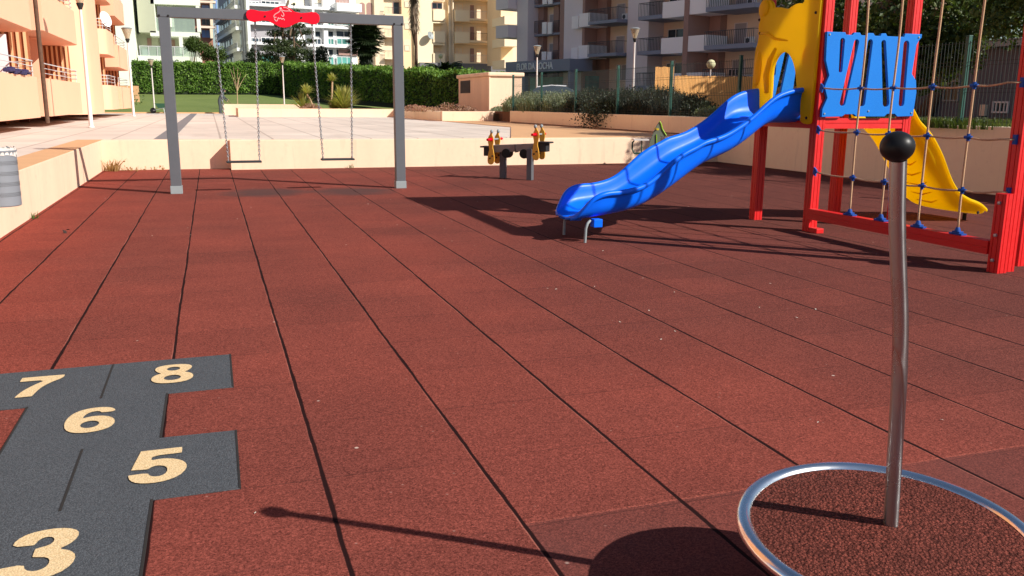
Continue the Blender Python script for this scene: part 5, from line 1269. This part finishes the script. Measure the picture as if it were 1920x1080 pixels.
# cedar
Yc = 79; base = pt(542, Yc, 130); t = thing('cedar_tree', 'wide dark cedar in front of the white apartments', 'tree', (base.x, Yc, 1.5))
tips = []
cl = []
rnd = random.Random(4)
s_px = Yc/F
for (px, py, rx) in ((550, 8, 4), (556, 20, 7), (548, 34, 12), (530, 46, 16), (560, 48, 14), (515, 62, 17), (548, 64, 20), (575, 60, 14), (505, 78, 14), (530, 80, 20), (560, 82, 20), (583, 76, 10), (512, 92, 22), (545, 96, 24), (572, 98, 16), (498, 104, 15), (520, 110, 26), (556, 112, 24), (582, 108, 14), (492, 114, 10), (535, 120, 30)):
    q = pt(px, Yc+rnd.uniform(-1.5, 1.5), py); cl.append((q, rx*s_px, .38)); tips.append(q)
limbs((base.x, Yc, 1.5), 8.0, .28, 10, 1, m_bark, t, tips[::2]); crown('crown', m_leafp, cl, 9000, .20, t, .8)
# dark trees right of the cedar
for px, py, r_, lab in ((600, 112, 20, 'small dark tree between the cedar and the palm'), (470, 118, 16, 'low dark tree in front of the white side wall')):
    q = pt(px, 77, py); t = thing('dark_tree', lab, 'tree', (q.x, 77, 1.4)); cc = cloud(q, (r_*.048, .8, .9), 9, .45, .7, .8, int(px)); limbs((q.x, 77, 1.4), 2.2, .12, 6, 1, m_bark, t, [c[0] for c in cc[::2]]); crown('crown', m_leafd, cc, 2600, .18, t)
# round green bushes beyond the hedge
for px, py, r_, lab in ((362, 84, 17, 'round sunlit green bush beside the glass balcony'), (398, 98, 27, 'large rounded green bush between the mint block and white building')):
    q = pt(px, 76, py); t = thing('round_bush', lab, 'bush', (q.x, 76, 1.6)); cc = cloud(q, (r_*.028, .7, r_*.024), 14, .4, .7, .85, px); limbs((q.x, 76, 1.6), 1.6, .1, 6, 1, m_bark, t, [c[0] for c in cc[::2]]); crown('crown', m_leafb, cc, 4200, .15, t, .6)
# fan palm with skirt
q = pt(686, 74, 125); t = thing('fan_palm', 'fan palm with a thick skirt of dead fronds beside the right swing post', 'palm', (q.x, 74, 1.4))
b = MB(); b.tube([(q.x, 74, 1.2), (q.x+.02, 74, 7.0)], [.2, .16], 10); b.build('trunk', m_palmbark, t)
def fan(mb, c, a, e, L, wd=.35, n=9):
    d = Vector((math.cos(a)*math.cos(e), math.sin(a)*math.cos(e), math.sin(e))); s_ = Vector((-math.sin(a), math.cos(a), 0)); u = d.cross(s_)
    st_ = c+d*L*.45; mb.add([c-s_*.012, c+s_*.012, st_+s_*.012, st_-s_*.012], [(0, 1, 2, 3)])
    for k in range(n):
        an = (k-(n-1)/2)*.24; dd = (d*math.cos(an)+s_*math.sin(an)); tip = st_+dd*L*.55-Z*L*.12*abs(an)*.8; w_ = (s_*math.cos(an)-d*math.sin(an))*.035*L*2
        mb.add([st_, st_+dd*L*.3-w_*.5, tip, st_+dd*L*.3+w_*.5], [(0, 1, 2, 3)])
b = MB()
for _ in range(230): fan(b, Vector((q.x, 74, 6.6+random.uniform(-1.1, .5))), random.uniform(0, 2*PI), random.uniform(-.6, 1.0), random.uniform(1.3, 2.0))
b.build('fronds', m_leafd, t, orient=False); b = MB()
for _ in range(330): fan(b, Vector((q.x, 74, random.uniform(4.4, 6.3))), random.uniform(0, 2*PI), random.uniform(-1.45, -1.0), random.uniform(.8, 1.5), n=7)
b.build('frond_skirt', m_leafd, t, orient=False)
# tall thin palm
q = pt(780, 66, 140); t = thing('tall_palm', 'very tall thin palm with shaggy dead fronds in front of the cream apartments', 'palm', (q.x, 66, 1.4))
b = MB(); b.tube([(q.x, 66, 1.2), (q.x+.04, 66, 5.3), (q.x-.06, 66, 6.2), (q.x-.1, 66, 9.2)], [.15, .12, .2, .18], 12); b.build('trunk', m_palmbark, t, smooth=True)
b = MB()
for _ in range(420):
    z_ = random.uniform(6.6, 9.2); a = random.uniform(0, 2*PI); c = Vector((q.x-.07+.27*math.cos(a), 66+.27*math.sin(a), z_)); dn = Vector((math.cos(a)*.3*random.random(), math.sin(a)*.22, -.5*random.uniform(.6, 1.2)))
    s_ = Vector((-math.sin(a), math.cos(a), 0))*.03; b.add([c-s_, c+s_, c+dn+s_*.3, c+dn-s_*.3], [(0, 1, 2, 3)])
b.build('frond_skirt', m_frondry, t, orient=False); b = MB()
for _ in range(80): fan(b, Vector((q.x-.1, 66, 9.2)), random.uniform(0, 2*PI), random.uniform(-.5, 1.2), 1.4)
b.build('fronds', m_leafd, t, orient=False)
# dark sago-like palm bush
q = pt(832, 60, 142); t = thing('palm_bush', 'low dark palm bush with arching fronds behind the cabin', 'palm', (q.x, 60, 1.3)); b = MB()
for _ in range(110):
    a = random.uniform(0, 2*PI); L = random.uniform(1.3, 1.9); e0 = random.uniform(.5, 1.3); p_ = Vector((q.x, 60, 3.1)); d = Vector((math.cos(a), math.sin(a), 0)); pts = []
    for k in range(6): s1 = k/5; pts.append(p_+d*L*s1*math.cos(e0*.6)+Z*(L*math.sin(e0)*s1-.9*L*s1*s1*.55))
    s_ = Vector((-d.y, d.x, 0))
    for k in range(5):
        for sg in (-1, 1): b.add([pts[k], pts[k+1], pts[k+1]+s_*sg*.16*(1-k/6)-Z*.05, pts[k]+s_*sg*.16*(1-k/6)-Z*.05], [(0, 1, 2, 3)])
b.build('fronds', m_leafd, t, orient=False); b = MB(); b.tube([(q.x, 60, 1.2), (q.x, 60, 2.95)], .22, 10); b.build('trunk', m_palmbark, t)
# bare sapling on the lawn
q = on_z(446, 190, 1.0); q = Vector((ra(445)*53, 53, .58)); t = thing('bare_sapling', 'thin bare sapling on the lawn in front of the hedge', 'tree', tuple(q)); b = MB()
b.tube([q, q+Z*1.2+Vector((.03, 0, 0)), q+Z*1.9+Vector((.15, 0, 0))], [.035, .028, .018], 6); 
for a, l, h_ in ((.3, .5, 1.0), (-.25, .45, 1.15), (.6, .7, .9), (-.1, .2, 1.3), (.15, .35, 1.25)): b.tube([q+Z*1.15+Vector((.03, 0, 0)), q+Z*(1.2+h_*.5)+Vector((a*.5, l*.2, 0)), q+Z*(1.2+h_)+Vector((a, l*.3, 0))], [.018, .012, .006], 5)
b.build('trunk', m_barkp, t)
b = MB()
for _ in range(500): s_ = random.random(); leaf(b, Vector((ra(232)*58+random.gauss(0, .5), 58+random.gauss(0, .5), .8+random.random()*1.0)), .13)
tag(b.build('young_bush', m_leafb, orient=False), 'loose green bush at the corner of the orange building', 'bush')
b = MB(); fr = Fr((ra(226)*60, 60), (ra(262)*60, 60)); fr.bx(b, 0, .5, -.3, fr.L, 2.05, 0); tag(b.build('garden_wall', m_cap), 'short tan garden wall between the orange building and the hedge', 'wall')

# ------------------------------------------------------------------ parked car behind the shrubs
q = Vector((ra(1052)*34, 34, .62)); t = thing('parked_car', 'white car parked behind the shrubs and the mesh fence', 'car', tuple(q))
cd = Vector((.93, -.36, 0)); cn = Vector((.36, .93, 0))
def Cc(u, v, z): return q+cd*u+cn*v+Z*z
sec = [(-1.75, .25, .62, .60), (-1.70, .2, .78, .66), (-1.1, .2, .86, .70), (-.6, .2, .88, .72), (.6, .2, .88, .72), (1.3, .2, .80, .70), (1.7, .2, .66, .66), (1.78, .25, .55, .60)]
b = MB(); b.loft([[Cc(u, -w_, z0), Cc(u, w_, z0), Cc(u, w_, (z0+z1)/2+.1), Cc(u, w_*.93, z1), Cc(u, -w_*.93, z1), Cc(u, -w_, (z0+z1)/2+.1)] for u, z0, z1, w_ in sec]); b.build('body', m_carw, t, smooth=True)
cab = [(-1.45, .87, .62), (-1.0, 1.18, .54), (-.4, 1.25, .52), (.2, 1.22, .52), (.85, .88, .62)]
b = MB(); b.loft([[Cc(u, -.66, .86), Cc(u, .66, .86), Cc(u, w_, z), Cc(u, -w_, z)] for u, z, w_ in cab]); b.build('cabin_glass', m_glass, t)
b = MB(); b.loft([[Cc(u, -w_-.012, z+.003), Cc(u, w_+.012, z+.003), Cc(u, w_*.9, z+.045), Cc(u, -w_*.9, z+.045)] for u, z, w_ in cab[1:4]]); b.build('roof', m_carw, t, smooth=True)
for u in (-1.1, 1.05):
    for v in (-.68, .68):
        b = MB(); b.lathe(Cc(u, v-.08*(1 if v > 0 else -1), .27), [(.0001, 0), (.27, 0), (.27, .16), (.0001, .16)], 20, cn*(1 if v > 0 else -1)); wh = b.build('wheel', m_black, t); b = MB(); b.lathe(Cc(u, v+.085*(1 if v > 0 else -1), .27), [(.0001, .01), (.16, .01), (.17, 0)], 16, cn*(1 if v > 0 else -1)); b.build('rim', m_galv, wh)

# ------------------------------------------------------------------ gardener and wheelbarrow on the lawn edge
g = Vector((ra(412)*49.6, 49.6, .5)); H = 1.36   # standing height in plan units
def P_(x, y, z): return g+Vector((x, y, z))
person = thing('person', 'person in grey work clothes and dark cap bending forward over a rake', 'person', tuple(g))
vsk = [P_(0, 0, .66), P_(.05, 0, .84), P_(.16, 0, 1.02), P_(.21, 0, 1.10), P_(.25, 0, 1.16), P_(.27, -.0, 1.25),
       P_(-.02, -.08, .62), P_(.0, -.09, .35), P_(-.03, -.09, .05), P_(.07, -.10, .02),
       P_(.0, .08, .62), P_(.06, .09, .35), P_(.04, .09, .05), P_(.14, .10, .02),
       P_(.17, -.15, 1.0), P_(.23, -.17, .80), P_(.34, -.10, .68), P_(.38, -.08, .65),
       P_(.17, .15, 1.0), P_(.28, .16, .84), P_(.40, .08, .76), P_(.44, .06, .73)]
ed = [(0,1),(1,2),(2,3),(3,4),(4,5),(0,6),(6,7),(7,8),(8,9),(0,10),(10,11),(11,12),(12,13),(2,14),(14,15),(15,16),(16,17),(2,18),(18,19),(19,20),(20,21)]
rd = [.115,.11,.125,.055,.075,.07,.085,.06,.042,.03,.085,.06,.042,.03,.06,.045,.032,.026,.06,.045,.032,.026]
gx = tuple(v*K for v in g)
o_ = skin_mesh('body', [v-g for v in vsk], ed, rd, m_cloth1, person)
def at_g(pts): return [Vector(p)+g for p in pts]
b = MB(); b.ball(P_(.265, 0, 1.205), .078, 16, (1, .9, 1.15)); b.ball(P_(.335, 0, 1.185), .018, 8); b.build('head', m_skin, person, smooth='all')
b = MB(); b.ball(P_(.25, 0, 1.235), .088, 16, (1.05, .98, .9)); b.obox(P_(.34, 0, 1.225), (.05, 0, -.01), (0, .06, 0), (0, 0, .008)); b.build('cap', m_hair, person, smooth='all')
for c in ((.385, -.08, .645), (.445, .06, .725)):
    b = MB(); b.ball(P_(*c), .032, 10, (1, .8, 1)); 
    for k in range(5): b.tube([P_(c[0], c[1], c[2]), P_(c[0]+.028, c[1]-.02+.01*k, c[2]-.012), P_(c[0]+.018, c[1]-.02+.01*k, c[2]-.034)], [.011, .008, .006], 5)
    b.build('hand', m_skin, person, smooth='all')
b = MB(); b.tube([P_(.30, .10, .86), P_(.98, -.1, .05)], .012, 6)
b.tube([P_(.92, -.25, .04), P_(1.04, .05, .04)], .012, 6)
for k in range(8): b.tube([P_(.92+.12*k/7, -.25+.3*k/7, .04), P_(.94+.12*k/7, -.26+.3*k/7, .0)], .005, 4)
tag(b.build('rake', m_bark), 'thin wooden rake held by the bending person', 'rake')
q = Vector((ra(300)*50.0, 50.0, .5)); t = thing('wheelbarrow', 'dark green wheelbarrow parked on the plaza edge by the left swing post', 'wheelbarrow', tuple(q)); W = lambda x, y, z: q+Vector((x, y, z))
b = MB(); b.loft([[W(-.1, -.16, .28), W(.2, -.16, .28), W(.2, .16, .28), W(-.1, .16, .28)], [W(-.26, -.24, .52), W(.36, -.24, .52), W(.36, .24, .52), W(-.26, .24, .52)]]); b.build('tray', m_gn, t)
b = MB(); b.lathe(W(-.36, -.04, .15), [(.0001, 0), (.15, 0), (.15, .07), (.0001, .07)], 16, (0, 1, 0)); b.build('wheel', m_black, t)
for y in (-.15, .15): b = MB(); b.tube([W(-.36, y*.4, .15), W(.1, y, .27), W(.66, y, .44)], .016, 6); b.build('handle', m_galv, t)
for y in (-.15, .15): b = MB(); b.tube([W(.16, y, .28), W(.2, y, 0)], .016, 6); b.build('leg', m_galv, t)

# ------------------------------------------------------------------ unseen things added behind the viewer for the steel to reflect
hedge('dark clipped hedge added unseen behind the viewer for the steel pole to reflect', (-5.5, -8.6), (3.2, -8.6), 1.0, .0, .0, 2.3, 2.3, 5000)
wall('reflection_wall', 'cream wall added unseen behind the viewer at the near right for the steel pole to reflect', [(4.2, -8.6, -.1, 9.9, -8.3, 1.9)], m_cream)

ph = thing('person', 'unseen person in dark clothes holding a phone, added behind the viewpoint for the steel pole to reflect', 'person', (-.10, -.42, 0))  # figure added out of view to darken the pole's reflection
sk = [(0,0,.80),(0,0,.98),(0,.01,1.14),(0,.01,1.24),(0,.02,1.30),(0,.02,1.40),(-.09,0,.76),(-.10,.01,.42),(-.10,0,.06),(-.11,.09,.03),(.09,0,.76),(.10,.01,.42),(.10,0,.06),(.11,.09,.03),(-.17,.01,1.17),(-.20,.02,.96),(-.10,.20,1.08),(-.06,.25,1.12),(.17,.01,1.17),(.20,.02,.96),(.12,.20,1.08),(.10,.25,1.12)]
se = [(0,1),(1,2),(2,3),(3,4),(4,5),(0,6),(6,7),(7,8),(8,9),(0,10),(10,11),(11,12),(12,13),(2,14),(14,15),(15,16),(16,17),(2,18),(18,19),(19,20),(20,21)]
sr = [.12,.105,.125,.05,.065,.075,.085,.06,.045,.032,.085,.06,.045,.032,.055,.042,.032,.026,.055,.042,.032,.026]
skin_mesh('body', sk, se, sr, simple('navy_clothes', (.015, .018, .03), .9, .2, 12), ph)
def Q(x, y, z): return Vector((-.10+x, -.42+y, z))
b = MB(); b.ball(Q(0, .03, 1.37), .075, 18, (.92, 1.05, 1.25)); b.ball(Q(0, .115, 1.36), .016, 8); b.build('head', m_skin, ph, smooth='all')
b = MB(); b.ball(Q(0, .015, 1.39), .082, 18, (.96, 1.02, 1.15)); b.build('hair', m_hair, ph, smooth='all')
for sx_ in (-1, 1):
    c = Q(.03+.06*sx_, .27, 1.135); b = MB(); b.ball(c, .03, 10, (.7, 1, 1.1))
    for k in range(4): b.tube([c+Vector((0, .01, -.02+.012*k)), c+Vector((.01*sx_, .035, -.02+.013*k)), c+Vector((-.012*sx_, .045, -.018+.013*k))], [.009, .008, .006], 5)
    b.tube([c, c+Vector((-.012*sx_, -.01, .03))], [.01, .007], 5); b.build('hand', m_skin, ph, smooth='all')
b = MB(); b.box(-.145, -.125, 1.105, .005, -.118, 1.18); tag(b.build('phone', m_black), 'phone held sideways by the unseen person added behind the viewpoint', 'phone')

# ------------------------------------------------------------------ small litter on the rubber
b = MB(); c = on_z(128, 436, .004)
for k in range(5): leaf(b, c+Vector((random.gauss(0, .018), random.gauss(0, .012), .008+.006*k)), .045, .9)
tag(b.build('dry_leaf', simple('dark_leaf_brown', (.03, .012, .008), .8, .2, 20), orient=False), 'dark curled dry leaf lying on the rubber near the left wall', 'leaf')
b = MB(); rl = random.Random(11)
for _ in range(80):
    x = rl.uniform(-1.6, 6.5); y = rl.uniform(2.2, 15.3)
    if rl.random() < .25: x = rl.uniform(2.0, 3.4); y = rl.uniform(3.2, 5.2)
    if rl.random() < .2: x = rl.uniform(-.8, 6); y = 15.6+rl.random()*.15
    r_ = rl.uniform(.003, .008); a = rl.uniform(0, PI); u = Vector((math.cos(a), math.sin(a), 0))*r_; v = Vector((-math.sin(a), math.cos(a), 0))*r_*rl.uniform(.3, .8)
    p = Vector((x, y, .003)); b.add([p-u-v, p+u-v*.6+Z*.002, p+u*.7+v+Z*.003, p-u*.8+v*.9+Z*.001], [(0, 1, 2, 3)])
b.build('litter_crumbs', simple('pale_crumb', (.55, .48, .40), .9, .3, 40), kind='stuff', orient=False)
